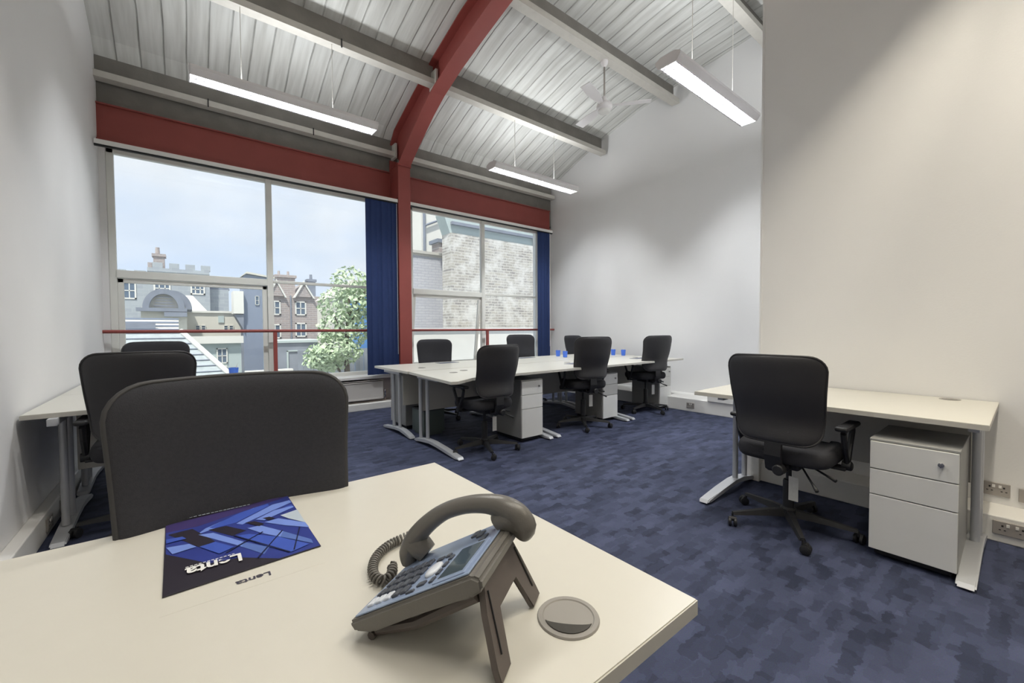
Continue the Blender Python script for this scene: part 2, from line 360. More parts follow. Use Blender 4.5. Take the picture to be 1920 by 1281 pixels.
PUR = [(6.42, 3.985, 4.29), (5.06, 4.48, 4.80), (3.60, 4.80, 5.10), (2.25, 4.99, 5.29)]
names = {(0, 0): 'off-white purlin lowest above the wide left window, left of the red rafter', (0, 1): 'off-white purlin lowest above the right window, right of the red rafter',
         (1, 0): 'off-white purlin joining the red rafter from the left, upper left of the ceiling', (1, 1): 'off-white purlin second up, between the ceiling fan and the right window',
         (2, 1): 'off-white purlin third up, the one the ceiling fan hangs from', (3, 1): 'off-white purlin topmost at the picture top near the wall corner'}
for (i, s), lb in names.items():
    y, z, zt = PUR[i]; x0, x1 = ((XL, FX0+.06) if s == 0 else (FX1-.06, XR-.05))
    t = thing('roof_purlin', lb, 'purlin', (x0, y, z)); L = x1-x0; h = zt-z-.01
    bm = nbm(); prism(bm, [(-.06, 0), (.062, 0), (.062, .012), (-.046, .012), (-.046, .070), (-.06, .070)], 0, L, 'x'); finish('channel', bm, PURL, t)
    bm = nbm(); box(bm, 0, L, .045, .058, .012, h+.02); finish('web', bm, FASCIA_AND_SHADE, t)  # web in darker grey: the shade above the lip is painted in
    bm = nbm(); xx = L-.03 if s == 0 else 0; box(bm, xx, xx+.03, -.09, .09, -.03, min(h, .2)); finish('cleat', bm, PURL, t)
    if s == 0:
        for k in (1.0, 2.2):
            bm = nbm(); box(bm, k, k+.012, -.068, -.055, -.012, .085); finish('hanger_clip', bm, SLOT, t)

# handrails
for (x0, x1, px, lb) in ((XL, 2.655, .975, 'thin red safety rail across the wide left window'), (2.86, XR, 4.53, 'thin red safety rail across the right window')):
    t = thing('safety_rail', lb, 'handrail', (px, 6.45, .5))
    bm = nbm(); tube(bm, [(x0-px, 0, .705), (x1-px, 0, .705)], .02, 12); finish('rail', bm, RED, t, smooth=True, auto=40)
    bm = nbm(); box(bm, -.022, .022, -.022, .022, .0, .69); finish('post', bm, RED, t)

# blind rails and blinds
for (x0, x1, lb) in ((XL+.01, 2.65, 'white blind track over the wide left window'), (2.86, 6.0, 'white blind track over the right window')):
    t = thing('blind_track', lb, 'blind rail', (x0, 6.17, 3.18))
    bm = nbm(); box(bm, 0, x1-x0, 0, .05, .018, .068, .004); finish('track', bm, TRIMW, t)
    bm = nbm(); box(bm, .0, x1-x0, .008, .042, .0, .018); finish('slot', bm, SLOT, t)
def blind(x0, x1, n, zb, lb):
    t = thing('vertical_blind', lb, 'blind', ((x0+x1)/2, 6.20, zb)); wd = (x1-x0)/n; H = 3.18-zb
    bm = nbm(); hw = (x1-x0)/2
    for i in range(n):
        a = -hw + i*wd; m_ = 8
        prev = None
        for side in range(1):
            pts = [(a + wd*1.08*k/m_, .012*math.sin(PI*k/m_)-(.006 if i % 2 else 0)) for k in range(m_+1)]
            q = pts + [(p[0], p[1]+.0025) for p in pts[::-1]]
            prism(bm, q, 0, H, 'z')
    finish('slats', bm, NAVY, t, smooth=True, auto=30)
    bm = nbm(); tube(bm, [(hw-.01, -.02, .3), (hw-.01, -.02, H)], .003, 6); finish('cord', bm, TRIMW, t)
blind(2.15, 2.64, 6, .53, 'wide navy vertical blind gathered left of the red column')
blind(5.60, 5.93, 4, .56, 'narrow navy vertical blind gathered at the right end of the right window')

# radiator
t = thing('radiator', 'white panel radiator on the wall under the wide left window', 'radiator', (.4, 6.30, .14))
bm = nbm(); box(bm, 0, 2.02, -.02, .03, 0, .30, .008); box(bm, .02, 2.0, .07, .10, 0, .30, .006); box(bm, 0, 2.02, -.02, .10, .27, .30, .006); finish('panel', bm, RADM, t)
bm = nbm(); box(bm, .02, 2.0, -.027, -.018, .01, .03, .003); box(bm, .02, 2.0, -.027, -.018, .262, .278, .003)
finish('panel_rib', bm, RADM, t)
bm = nbm(); lathe(bm, [(.014, -.06), (.014, 0), (.02, .01), (.02, .05), (.012, .06)], 14, (2.06, .02, .08)); tube(bm, [(2.0, .02, .04), (2.06, .02, .04)], .009, 8); finish('valve', bm, CHROME, t, smooth=True, auto=40)
bm = nbm(); tube(bm, [(2.06, .02, .03), (2.06, .02, -.03), (0, .02, -.035)], .010, 8); finish('pipe', bm, COPPER, t, smooth=True)

# ================================================================ luminaires and fan
def luminaire(x0, y, z, L, lb, power, col, hang, hx, bw=.21):
    t = thing('linear_lamp', lb, 'ceiling light', (x0, y, z))
    h = bw/2; bm = nbm()
    # sloped sides + top + ends (open below)
    h = .092; out = [(-h, 0), (-.128, .050), (-.128, .078), (-.07, .105), (.07, .105), (.128, .078), (.128, .050), (h, 0)]; inn = [(h-.010, .0), (h-.018, .092), (-h+.018, .092), (-h+.010, 0)]
    prism(bm, out+inn, 0, L, 'x')
    prism(bm, out, -.006, .004, 'x'); prism(bm, out, L-.004, L+.006, 'x')
    finish('housing', bm, LAMPW, t)
    bm = nbm()
    for yy in (-.04, .04): tube(bm, [(.03, yy, .062), (L-.03, yy, .062)], .008, 8)
    finish('tube', bm, TUBEM, t, smooth=True)
    bm = nbm(); n = int(L/.055)
    for k in range(1, n): box(bm, k*L/n-.001, k*L/n+.001, -h+.012, h-.012, .002, .026)
    for yy in (-h+.014, 0, h-.014): box(bm, .012, L-.012, yy-.002, yy+.002, .001, .028)
    finish('louvre', bm, LOUVRE, t)
    for hx_ in hx:
        bm = nbm(); tube(bm, [(hx_, 0, .105), (hx_, 0, hang-z)], .0035, 5); finish('suspension_wire', bm, PURL, t)
    ld = bpy.data.lights.new('lamp_light', 'AREA'); ld.shape = 'RECTANGLE'; ld.size = L-.1; ld.size_y = .05; ld.energy = power*1.35; ld.color = col
    lo = bpy.data.objects.new('lamp_light', ld); COL.objects.link(lo); lo.parent = t; lo.location = (L/2, 0, .086)
    lu = bpy.data.lights.new('lamp_uplight', 'AREA'); lu.shape = 'RECTANGLE'; lu.size = L-.2; lu.size_y = .08; lu.energy = power*.24; lu.color = col  # added upward fill to brighten the ceiling, not part of the lamp
    lq = bpy.data.objects.new('lamp_uplight', lu); COL.objects.link(lq); lq.parent = t; lq.location = (L/2, 0, .109); lq.rotation_euler = (PI, 0, 0)
    return t
COOL = (.94, .975, 1); WARM = (1, .90, .70)
luminaire(.09, 5.03, 3.62, 1.78, 'white louvred strip lamp hanging at upper left, in front of the wide left window', 55, COOL, 4.5, (.42, 1.3))
luminaire(3.66, 5.07, 3.62, 1.78, 'white louvred strip lamp hanging by the right window, farthest and smallest of the three', 66, COOL, 4.5, (.45, 1.3))
luminaire(3.61, 2.165, 3.68, 1.79, 'brightly lit louvred strip lamp hanging at upper right beside the ceiling fan', 78, COOL, 5.0, (.45, 1.35))
t_far = [(.0, 2.2, 40, (1, .98, .93)), (1.55, .0, 54, (1, .925, .76)), (-.35, -.1, 24, (1, .95, .85)), (1.4, -1.9, 36, WARM)]  # first and third lamps are unseen additions that fill the room with light
for k, (x0, y, p, c) in enumerate(t_far):
    luminaire(x0, y, 3.62, 1.79, ['white strip lamp overhead in front of the camera, above the picture', 'white strip lamp overhead beside the camera on the right, above the picture',
        'white strip lamp overhead above the near desk, above the picture', 'white strip lamp behind the camera, outside the picture'][k], p, c, 5.2, (.45, 1.05), .22)

fan = thing('ceiling_fan', 'white three-blade ceiling fan hanging on a rod from the third purlin', 'fan', (4.49, 3.62, 4.16))
bm = nbm(); lathe(bm, [(.0, -.02), (.085, -.015), (.105, .01), (.108, .04), (.095, .075), (.06, .095), (.02, .10)], 28); finish('motor', bm, LAMPW, fan, smooth=True, auto=50)
bm = nbm(); lathe(bm, [(.0, -.055), (.05, -.05), (.078, -.035), (.086, -.016), (.07, -.01)], 28); finish('cap', bm, TRIMW, fan, smooth=True, auto=50)
bm = nbm(); tube(bm, [(0, 0, .08), (0, 0, .66)], .012, 10); finish('rod', bm, SOCK, fan, smooth=True)
bm = nbm(); lathe(bm, [(.02, .095), (.035, .11), (.03, .16), (.012, .18)], 16); lathe(bm, [(.012, .56), (.045, .60), (.05, .64), (.02, .65)], 16); finish('canopy', bm, LAMPW, fan, smooth=True, auto=50)
for a in (-50, 76, 196):
    ar = math.radians(a); bm = nbm(); N = 10
    top = []; bot = []
    for i in range(N+1):
        s = i/N; r = .10 + .50*s; hw_ = .028+.042*min(1, s*2.2)-.006*s
        for side, L_ in ((1, top), (-1, bot)):
            tw = .18*side*hw_
            L_.append((r, side*hw_, .045+tw))
    for th in (0, .006):
        pass
    vt = [[bm.verts.new((p[0]*math.cos(ar)-p[1]*math.sin(ar), p[0]*math.sin(ar)+p[1]*math.cos(ar), p[2]+dz)) for p in L_] for dz in (0, .006) for L_ in (top, bot)]
    a0, b0, a1, b1 = vt
    for i in range(N):
        bm.faces.new((a0[i], a0[i+1], b0[i+1], b0[i])); bm.faces.new((a1[i], b1[i], b1[i+1], a1[i+1]))
        bm.faces.new((a0[i], a1[i], a1[i+1], a0[i+1])); bm.faces.new((b0[i], b0[i+1], b1[i+1], b1[i]))
    bm.faces.new((a0[0], b0[0], b1[0], a1[0])); bm.faces.new((a0[N], a1[N], b1[N], b0[N]))
    finish('blade', bm, LAMPW, fan)

# ================================================================ desks
DZ = .755
def foot_bm(bm, x, y0, L):
    P = [(0, .012), (.02, .032), (.30, .056), (.55, .074), (.72, .072), (.88, .050), (.98, .034), (1, .012), (.94, .008), (.80, .030), (.62, .046), (.45, .040), (.28, .026), (.08, .006)]
    fs = prism(bm, [(y0+a*L, b) for a, b in P], x-.033, x+.033, 'x')
    es = [e for f in fs[:2] for e in f.edges]
    bmesh.ops.bevel(bm, geom=es, offset=.006, segments=2, affect='EDGES')
PORT_A = {}
def desk(lb, loc, rz, w, d, poly=None, tubes=(.61, .77), foot=(-.05, .93), ports=(), ex=.1, group=None, modesty=True, legs=(0, 1), port_rot=0):
    t = thing('office_desk', lb, 'desk', loc, rz, group); exl, exr = ex if isinstance(ex, tuple) else (ex, ex)
    poly = poly or [(0, 0), (w, 0), (w, d), (0, d)]
    bm = nbm(); fs = prism(bm, poly, DZ-.026, DZ, 'z', m=1); fs[1].material_index = 0
    for f in bm.faces:
        if abs(f.normal.z) > .9: pass
    bmesh.ops.recalc_face_normals(bm, faces=bm.faces)
    for f in bm.faces:
        f.normal_update(); f.material_index = 0 if f.normal.z > .9 else 1
    bmesh.ops.bevel(bm, geom=[e for e in bm.edges if abs(e.verts[0].co.z-DZ) < 1e-4 and abs(e.verts[1].co.z-DZ) < 1e-4], offset=.002, segments=2, affect='EDGES')
    finish('tabletop', bm, [DESKT, DESKE], t)
    for k in legs:
        x = exl if k == 0 else w-exr
        bm = nbm()
        for y in tubes: tube(bm, [(x, y, .055), (x, y, DZ-.03)], .019, 14)
        box(bm, x-.02, x+.02, tubes[0]-.25, tubes[1]+.04, DZ-.066, DZ-.026, .003)
        lg = finish('leg', bm, SILV, t, smooth=True, auto=35)
        bm = nbm(); foot_bm(bm, x, foot[0], foot[1]); finish('foot', bm, SILV, lg)
        for yy in (foot[0]+.05, foot[0]+foot[1]-.05):
            bm = nbm(); lathe(bm, [(.018, 0), (.018, .012)], 12, (x, yy, 0)); finish('leveller', bm, BLK, lg)
    bm = nbm(); box(bm, exl+.02, w-exr-.02, tubes[1]-.02, tubes[1]+.012, DZ-.066, DZ-.026); finish('beam', bm, SILV, t)
    if modesty:
        bm = nbm(); box(bm, exl+.03, w-exr-.03, tubes[1]+.02, tubes[1]+.034, .33, DZ-.03, .003); finish('modesty_panel', bm, DESKE, t)
    for (px, py, r) in ports:
        bm = nbm(); lathe(bm, [(r, DZ-.02), (r, DZ+.001), (r*.97, DZ+.003), (r*.83, DZ+.003), (r*.8, DZ+.0015), (r*.3, DZ+.0015)], 40, (px, py, 0))
        p_ = finish('cable_port', bm, PORT, t, smooth=True, auto=30)
        bm = nbm(); c0 = (px+r*.08, py+r*.42)   # crescent opening
        pts = [(px+r*.77*math.cos(a), py+r*.77*math.sin(a)) for a in [math.radians(200+k*140/12) for k in range(13)]]
        pts2 = [(px+r*.77*math.cos(a), py-r*.28-r*.10*math.sin(PI*(i/12))) for i, a in enumerate([math.radians(340-k*140/12) for k in range(13)])]
        prism(bm, pts+pts2[1:-1], DZ+.0016, DZ+.0030, 'z'); bmesh.ops.rotate(bm, verts=bm.verts, cent=(px, py, DZ), matrix=Matrix.Rotation(math.radians(port_rot), 3, 'Z')); finish('port_opening', bm, PORTD, p_)
    return t
G1 = 'white desks of the island by the windows'
W_ = 1.38
bul = [(0, -.17), (.06, -.185), (.16, -.13), (.30, -.04), (.46, 0), (1.38, 0), (1.38, .9), (.10, .9)]
desk('white desk of the window island, near side, left end, with rounded bulging corner', (1.79, 3.27, 0), 0, W_, .9, poly=bul, ports=((.42, .50, .045), (.62, .62, .045)), ex=(.17, .06), group=G1)
desk('white desk of the window island, near side, middle', (3.17, 3.27, 0), 0, W_, .9, ports=((.88, .62, .045),), ex=.06, group=G1)
desk('white desk of the window island, near side, right end by the far wall', (4.55, 3.27, 0), 0, W_, .9, ports=((1.05, .62, .045),), ex=.06, group=G1)
desk('white desk of the window island, window side, left end', (3.26, 5.17, 0), PI, W_, .98, ports=((1.06, .68, .045),), tubes=(.46, .63), foot=(.18, .79), ex=.06, group=G1)
desk('white desk of the window island, window side, middle', (4.64, 5.17, 0), PI, W_, .98, ports=((1.1, .68, .045),), tubes=(.46, .63), foot=(.18, .79), ex=.06, group=G1)
desk('white desk of the window island, window side, right end', (6.02, 5.17, 0), PI, W_, .98, ports=((1.1, .68, .045),), tubes=(.46, .63), foot=(.18, .79), ex=.06, group=G1)
desk('white desk against the near right wall, grey drawer pedestal beneath', (2.845, 1.485, 0), -PI/2, W_, .935, ports=((1.185, .86, .048),), tubes=(.40, .56), foot=(-.09, .78), ex=(.115, .055))
desk('large white desk in the foreground holding the telephone and brochure', (.652, 1.242, 0), PI, 1.36, .91, ports=((.197, .806, .048),), tubes=(.61, .77), foot=(-.02, .9), ex=.12, port_rot=134)
desk('white desk along the left wall, behind the foreground chair', (-.70, 3.35, 0), 0, W_, .9, tubes=(.20, .36), foot=(-.03, .9), ex=(.125, .095))
desk('white desk along the left wall, window end', (.68, 5.15, 0), PI, W_, .9, tubes=(.61, .77), foot=(-.02, .9), ex=.095)

# ================================================================ pedestals
def pedestal(lb, loc, rz, w, d, h, hs, group=None):
    t = thing('drawer_pedestal', lb, 'drawer cabinet', loc, rz, group)
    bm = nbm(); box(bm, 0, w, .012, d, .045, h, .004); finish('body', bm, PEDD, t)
    bm = nbm(); box(bm, .02, w-.02, .03, d-.02, .012, .045)
    for x in (.05, w-.05):
        for y in (.06, d-.05): lathe(bm, [(.02, -.012), (.02, .012)], 12, (x, y, .02), axis='x')
    finish('castor_base', bm, BLK, t)
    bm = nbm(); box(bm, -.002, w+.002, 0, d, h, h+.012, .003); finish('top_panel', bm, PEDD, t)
    z = h
    for i, a in enumerate(hs):
        bm = nbm(); box(bm, .002, w-.002, -.006, .012, z-a+.003, z-.002, .002); dr = finish('drawer', bm, PEDM, t)
        if i == 0:
            bm = nbm(); lathe(bm, [(.011, -.018), (.011, -.006), (.007, -.004)], 18, (w-.06, 0, z-.065), axis='y'); box(bm, w-.063, w-.057, -.03, -.017, z-.075, z-.055); finish('lock', bm, CHROME, dr)
        z -= a
    return t
pedestal('grey three-drawer pedestal under the desk at the near right wall', (2.81, .512, 0), -PI/2, .322, .46, .612, (.145, .135, .29))
pedestal('grey three-drawer pedestal under the window island, beside the left-hand near chair', (2.772, 3.33, 0), 0, .30, .48, .655, (.15, .15, .31))
pedestal('grey three-drawer pedestal under the window island, behind the middle near chair', (4.215, 3.42, 0), 0, .30, .48, .62, (.14, .14, .30))
pedestal('grey three-drawer pedestal under the right end of the window island', (5.52, 3.42, 0), 0, .31, .48, .62, (.14, .14, .30))
pedestal('pale pedestal standing under the left end of the window island, window side', (2.39, 5.12, 0), PI, .32, .45, .64, (.15, .15, .30))
t = thing('waste_bin', 'low dark grey bin under the left end of the window island', 'bin', (2.22, 4.38, 0))
bm = nbm(); vs = box(bm, -.13, .13, -.15, .15, 0, .30)
for v in bm.verts:
    if v.co.z < .1: v.co.x *= .86; v.co.y *= .86
top = [f for f in bm.faces if f.calc_center_median().z > .29]
r_ = bmesh.ops.inset_region(bm, faces=top, thickness=.008); bmesh.ops.translate(bm, verts=top[0].verts[:], vec=(0, 0, -.27)); finish('body', bm, BINM, t)
bm = nbm()
for q in ((-.136, .136, -.156, -.144), (-.136, .136, .144, .156), (-.136, -.124, -.15, .15), (.124, .136, -.15, .15)): box(bm, q[0], q[1], q[2], q[3], .288, .304, .002)
finish('rim', bm, BLK, t)

# ================================================================ chairs (local: facing +Y, column at the origin)
def back_surface(u, v, side):
    """u -1..1 across, v 0..1 up; side +1 front cushion, -1 rear shell"""
    W0 = .205+.045*v**.8; H0, H1 = .575, 1.062
    r = .078; z = H0+(H1-H0)*v
    e = min(z-H0, H1-z)
    x_ = u
    hw = W0-(0 if e >= r else r-math.sqrt(max(0, r*r-(r-e)**2)))
    x = x_*hw
    yb = -.268 - .035*v - .05*max(0, v-.35)**1.5 + .035*math.exp(-((v-.25)/.22)**2)
    curve = .070*(x/.25)**2
    ed = max(0, 1-abs(u)**5)**.5*max(0, 1-abs(2*v-1)**9)**.5
    th = .030*ed if side > 0 else -.020*ed
    topbow = .006*(1-(x/.25)**2)*v - .010*(x/.25)**2*(1-v)
    return Vector((x, yb+curve+th, z+topbow))
def make_chair():
    t = thing('office_chair', '', 'chair')
    sb_bm = nbm(); lathe(sb_bm, [(.03, .062), (.042, .07), (.042, .115), (.03, .125)], 20)
    for k in range(5):
        a = math.radians(-60+72*k+14); c, s = math.cos(a), math.sin(a)
        pts = []; w = [.026, .024, .020, .016]; hh = [(.070, .112), (.072, .108), (.070, .094), (.066, .082)]
        rr = [.02, .12, .23, .325]; prev = None
        for r_, ww, (za, zb) in zip(rr, w, hh):
            q = [sb_bm.verts.new((r_*c - s*sg*ww*m_, r_*s + c*sg*ww*m_, z_)) for sg, m_, z_ in ((-1, 1, za), (1, 1, za), (1, .6, zb), (-1, .6, zb))]
            if prev:
                for i in range(4): sb_bm.faces.new((prev[i], prev[(i+1) % 4], q[(i+1) % 4], q[i]))
            else: sb_bm.faces.new(q[::-1])
            prev = q
        sb_bm.faces.new(prev)
    sb = finish('star_base', sb_bm, BLK, t)
    for k in range(5):
        a = math.radians(-60+72*k+14); c, s = math.cos(a)*.325, math.sin(a)*.325
        bm = nbm(); b_ = a+1.2; dx, dy = math.cos(b_)*.014, math.sin(b_)*.014; ax = Vector((-math.sin(b_), math.cos(b_), 0))
        tube(bm, [(c, s, .045), (c, s, .075)], .006, 8)
        ctr = Vector((c+dx, s+dy, .027))
        for sg in (-1, 1):
            p0 = ctr+ax*sg*.006; p1 = ctr+ax*sg*.024; tube(bm, [p0, p0+(p1-p0)*.15, p0+(p1-p0)*.85, p1], [.022, .026, .026, .020], 16)
        tube(bm, [ctr-ax*.02+Vector((0, 0, .018)), ctr+ax*.02+Vector((0, 0, .018))], .014, 10)
        finish('castor', bm, BLK, sb, smooth=True, auto=40)
    bm = nbm(); lathe(bm, [(.030, .12), (.030, .29), (.026, .30)], 18); lathe(bm, [(.015, .29), (.015, .42)], 14); finish('gas_column', bm, BLK, t, smooth=True, auto=40)
    bm = nbm(); box(bm, -.085, .085, -.12, .10, .395, .445, .012); box(bm, -.05, .05, -.17, -.10, .40, .44, .008); finish('mechanism', bm, BLK, t)
    # seat cushion
    bm = nbm(); N, K = 22, 8; rings = []
    for j in range(K+1):
        f = j/K; ang = PI*f; z = .492+.048*(-math.cos(ang)); rr_ = .70+.30*math.sin(ang)**.6 if j not in (0, K) else .0
        ring = []
        for i in range(N*2):
            a = 2*PI*i/(N*2); ca, sa = math.cos(a), math.sin(a)
            ex = math.copysign(abs(ca)**.42, ca); ey = math.copysign(abs(sa)**.42, sa)
            R = .86+.14*math.sin(ang)**.7 if j not in (0, K) else .80
            ring.append(bm.verts.new((ex*.242*R, .015+ey*.225*R - .0, z - (.018 if sa > .8 else 0)*abs(ey))))
        rings.append(ring)
    for a_, b_ in zip(rings, rings[1:]):
        for i in range(N*2): bm.faces.new((a_[i], a_[(i+1) % (N*2)], b_[(i+1) % (N*2)], b_[i]))
    bm.faces.new(rings[0][::-1]); bm.faces.new(rings[-1])
    finish('seat', bm, FABRIC, t, smooth=True, auto=60)
    # backrest: front cushion and rear shell
    def sheet(side, m_):
        bm = nbm(); NU, NV = 22, 24; g = []
        for j in range(NV+1):
            v = .5-.5*math.cos(PI*j/NV); row = []
            for i in range(NU+1):
                u = math.sin(PI/2*(2*i/NU-1)); row.append(bm.verts.new(back_surface(u, v, side)))
            g.append(row)
        g2 = []
        for j in range(NV+1):
            v = .5-.5*math.cos(PI*j/NV)
            g2.append([bm.verts.new(back_surface(math.sin(PI/2*(2*i/NU-1)), v, 0) if False else (back_surface(math.sin(PI/2*(2*i/NU-1)), v, side)-Vector((0, side*.004, 0)))) for i in range(NU+1)])
        for j in range(NV):
            for i in range(NU):
                q = (g[j][i], g[j][i+1], g[j+1][i+1], g[j+1][i]); bm.faces.new(q if side < 0 else q[::-1])
                q = (g2[j][i], g2[j][i+1], g2[j+1][i+1], g2[j+1][i]); bm.faces.new(q[::-1] if side < 0 else q)
        bnd = [(j, 0) for j in range(NV+1)] + [(NV, i) for i in range(1, NU+1)] + [(j, NU) for j in range(NV-1, -1, -1)] + [(0, i) for i in range(NU-1, 0, -1)]
        for (a_, b_) in zip(bnd, bnd[1:]+bnd[:1]):
            bm.faces.new((g[a_[0]][a_[1]], g[b_[0]][b_[1]], g2[b_[0]][b_[1]], g2[a_[0]][a_[1]]))
        bmesh.ops.remove_doubles(bm, verts=bm.verts, dist=.00005)
        return finish('backrest' if side > 0 else 'back_shell', bm, m_, t, smooth=True, auto=70)
    br = sheet(1, FABRIC); sh = sheet(-1, SHELL)
    edge = []
    NU, NV = 22, 24
    for j in range(NV+1): edge.append(back_surface(-1, .5-.5*math.cos(PI*j/NV), 0))
    for i in range(1, NU+1): edge.append(back_surface(math.sin(PI/2*(2*i/NU-1)), 1, 0))
    for j in range(NV-1, -1, -1): edge.append(back_surface(1, .5-.5*math.cos(PI*j/NV), 0))
    for i in range(NU-1, 0, -1): edge.append(back_surface(math.sin(PI/2*(2*i/NU-1)), 0, 0))
    pts = [edge[0]]
    for p in edge[1:]:
        if (p-pts[-1]).length > .003: pts.append(p)
    bm = nbm(); tube(bm, pts, .0065, 8, closed=True); pp = finish('piping', bm, PIPE, br, smooth=True)
    # back bracket
    bm = nbm(); pth = [(-.10, .415), (-.20, .405), (-.245, .43), (-.256, .50), (-.250, .60)]
    q = [(y, z-.012) for y, z in pth[:3]] + [(y-.012, z) for y, z in pth[3:]] ; q2 = [(y, z+.012) for y, z in pth[:2]] + [(y+.014, z) for y, z in pth[2:]]
    prism(bm, q+q2[::-1], -.042, .042, 'x'); lathe(bm, [(.024, -.045), (.030, -.04), (.030, .0), (.02, .01)], 18, (.03, -.23, .425), axis='y'); finish('back_bracket', bm, BLK, t)
    # armrests
    for sg in (-1, 1):
        bm = nbm(); x = sg*.272
        def bar(pts_, w1=.017, w2=.011):
            for (a_, b_) in zip(pts_, pts_[1:]):
                tube(bm, [(x, *a_), (x, *b_)], w1, 8)
        bar([(.03, .45), (-.03, .56), (-.055, .64), (-.03, .662)], .014); bar([(.03, .45), (.085, .56), (.125, .63), (.12, .662)], .014)
        box(bm, x-.03, x+.03, -.11, .17, .658, .684, .011); lathe(bm, [(.026, -.022), (.026, .018), (.018, .024)], 16, (x, .03, .45), axis='x')
        finish('armrest', bm, BLK, t)
        bm = nbm(); box(bm, min(x, sg*.06), max(x, sg*.06), -.01, .07, .425, .44, .003); finish('arm_bracket', bm, BLK, t)
    for (p0, p1) in (((.08, .0, .425), (.25, -.09, .385)), ((.08, -.06, .42), (.20, -.22, .345))):
        bm = nbm(); p0, p1 = Vector(p0), Vector(p1); tube(bm, [p0, p0.lerp(p1, .7), p1], [.005, .006, .010], 8); finish('lever', bm, BLK, t, smooth=True)
    bm = nbm(); box(bm, .030, .078, -.098, -.096, .215, .355); tube(bm, [(.054, -.097, .355), (.05, -.09, .40)], .001, 4); finish('paper_tag', bm, TAG, t)
    t.children  # refresh
    bpy.context.view_layer.update()
    return t
ch0 = make_chair()
GC = 'charcoal swivel chairs'
def chair(x, y, rz, lb, dz=0, first=False, base=0.0, s=1.0):
    c = ch0 if first else copy_tree(ch0)
    c.location = (x, y, 0); c.rotation_euler = (0, 0, math.radians(rz)); c['label'] = lb; c['group'] = GC
    for k in c.children:
        if k.name.startswith('star_base'): k.rotation_euler = (0, 0, math.radians(base))
        elif k.name.startswith('gas'): k.scale = (1, 1, 1+dz/.42)
        else: k.location = (0, 0, dz)
        if not k.name.startswith(('star_base', 'gas')) and s != 1.0: k.scale = (s, s, 1)
    return c
spots = [(2.84, .89, -90, 'charcoal swivel chair at the desk by the near right wall, seen from behind', -.015, -15),
         (.115, 1.005, 180, 'dark chair nearest the camera, its backrest rising behind the foreground desk', .012, 10),
         (-.195, 3.40, 0, 'charcoal chair at the left wall desk, second from the camera', .018, 0),
         (-.21, 4.96, 180, 'charcoal chair farthest along the left wall, only its top showing before the window', .035, 0),
         (2.32, 3.365, 0, 'charcoal chair at the near side of the window island, leftmost', -.008, 6),
         (3.86, 3.44, -20, 'charcoal chair at the near side of the window island, middle one, turned', .045, 6),
         (5.29, 3.50, -17, 'charcoal chair at the near side of the window island, nearest the far wall', .04, 30),
         (2.70, 5.04, 160, 'charcoal chair on the window side of the island, beside the red column', .0, 36),
         (4.32, 5.07, 160, 'charcoal chair on the window side of the island, left of the narrow blind', .05, 0),
         (5.70, 5.06, 180, 'charcoal chair on the window side of the island, in the far corner', .018, 0)]
for i, (x, y, rz, lb, dz, base) in reversed(list(enumerate(spots))):
    chair(x, y, rz, lb, dz, first=(i == 0), base=base, s=1.06 if i == 1 else 1.0)

# ================================================================ things on the desks
def cup():
    t = thing('tumbler', '', 'cup')
    bm = nbm(); lathe(bm, [(.028, 0), (.033, .004), (.041, .10), (.039, .10), (.031, .010), (.0, .008)], 24); finish('body', bm, CUPB, t, smooth=True, auto=40)
    bm = nbm(); tube(bm, [(.01, 0, .02), (.03, .012, .135)], .003, 6); finish('stirrer', bm, TRIMW, t)
    return t
c0 = cup(); GCU = 'blue tumblers on the window island'
cs = [((4.91, 4.93), 'blue tumbler on the window island, leftmost of the four'), ((4.80, 4.66), 'blue tumbler on the window island, second from the left, just left of the middle chair'),
      ((5.80, 4.48), 'blue tumbler on the window island, first right of the middle chair'), ((5.84, 4.30), 'blue tumbler on the window island, rightmost of the four')]
for i, ((x, y), lb) in reversed(list(enumerate(cs))):
    c = c0 if i == 0 else copy_tree(c0); c.location = (x, y, DZ); c['label'] = lb; c['group'] = GCU
c = copy_tree(c0); c.location = (.36, 4.72, DZ); c['label'] = 'blue tumbler on the left wall desks, showing just above the foreground chair'; c['group'] = 'blue tumblers on the left desks'
MATB = mat('dark_leaflet', (92, 96, 112), .5, var=.2, scale=30)
for (x, y, rz, lb) in ((4.02, 3.72, .1, 'thin dark leaflet on the window island, by the middle near chair'), (5.45, 3.72, .0, 'thin dark leaflet on the window island, left of the right near chair'),
                   (2.82, 4.98, .1, 'thin dark leaflet in front of the chair beside the red column'), (4.25, 5.00, 0, 'thin dark leaflet in front of the chair by the narrow blind')):
    bm = nbm(); box(bm, -.15, .15, -.07, .07, 0, .003); o = finish('leaflet', bm, MATB); o.location = (x, y, DZ); o.rotation_euler = (0, 0, rz); tag(o, lb, 'leaflet')

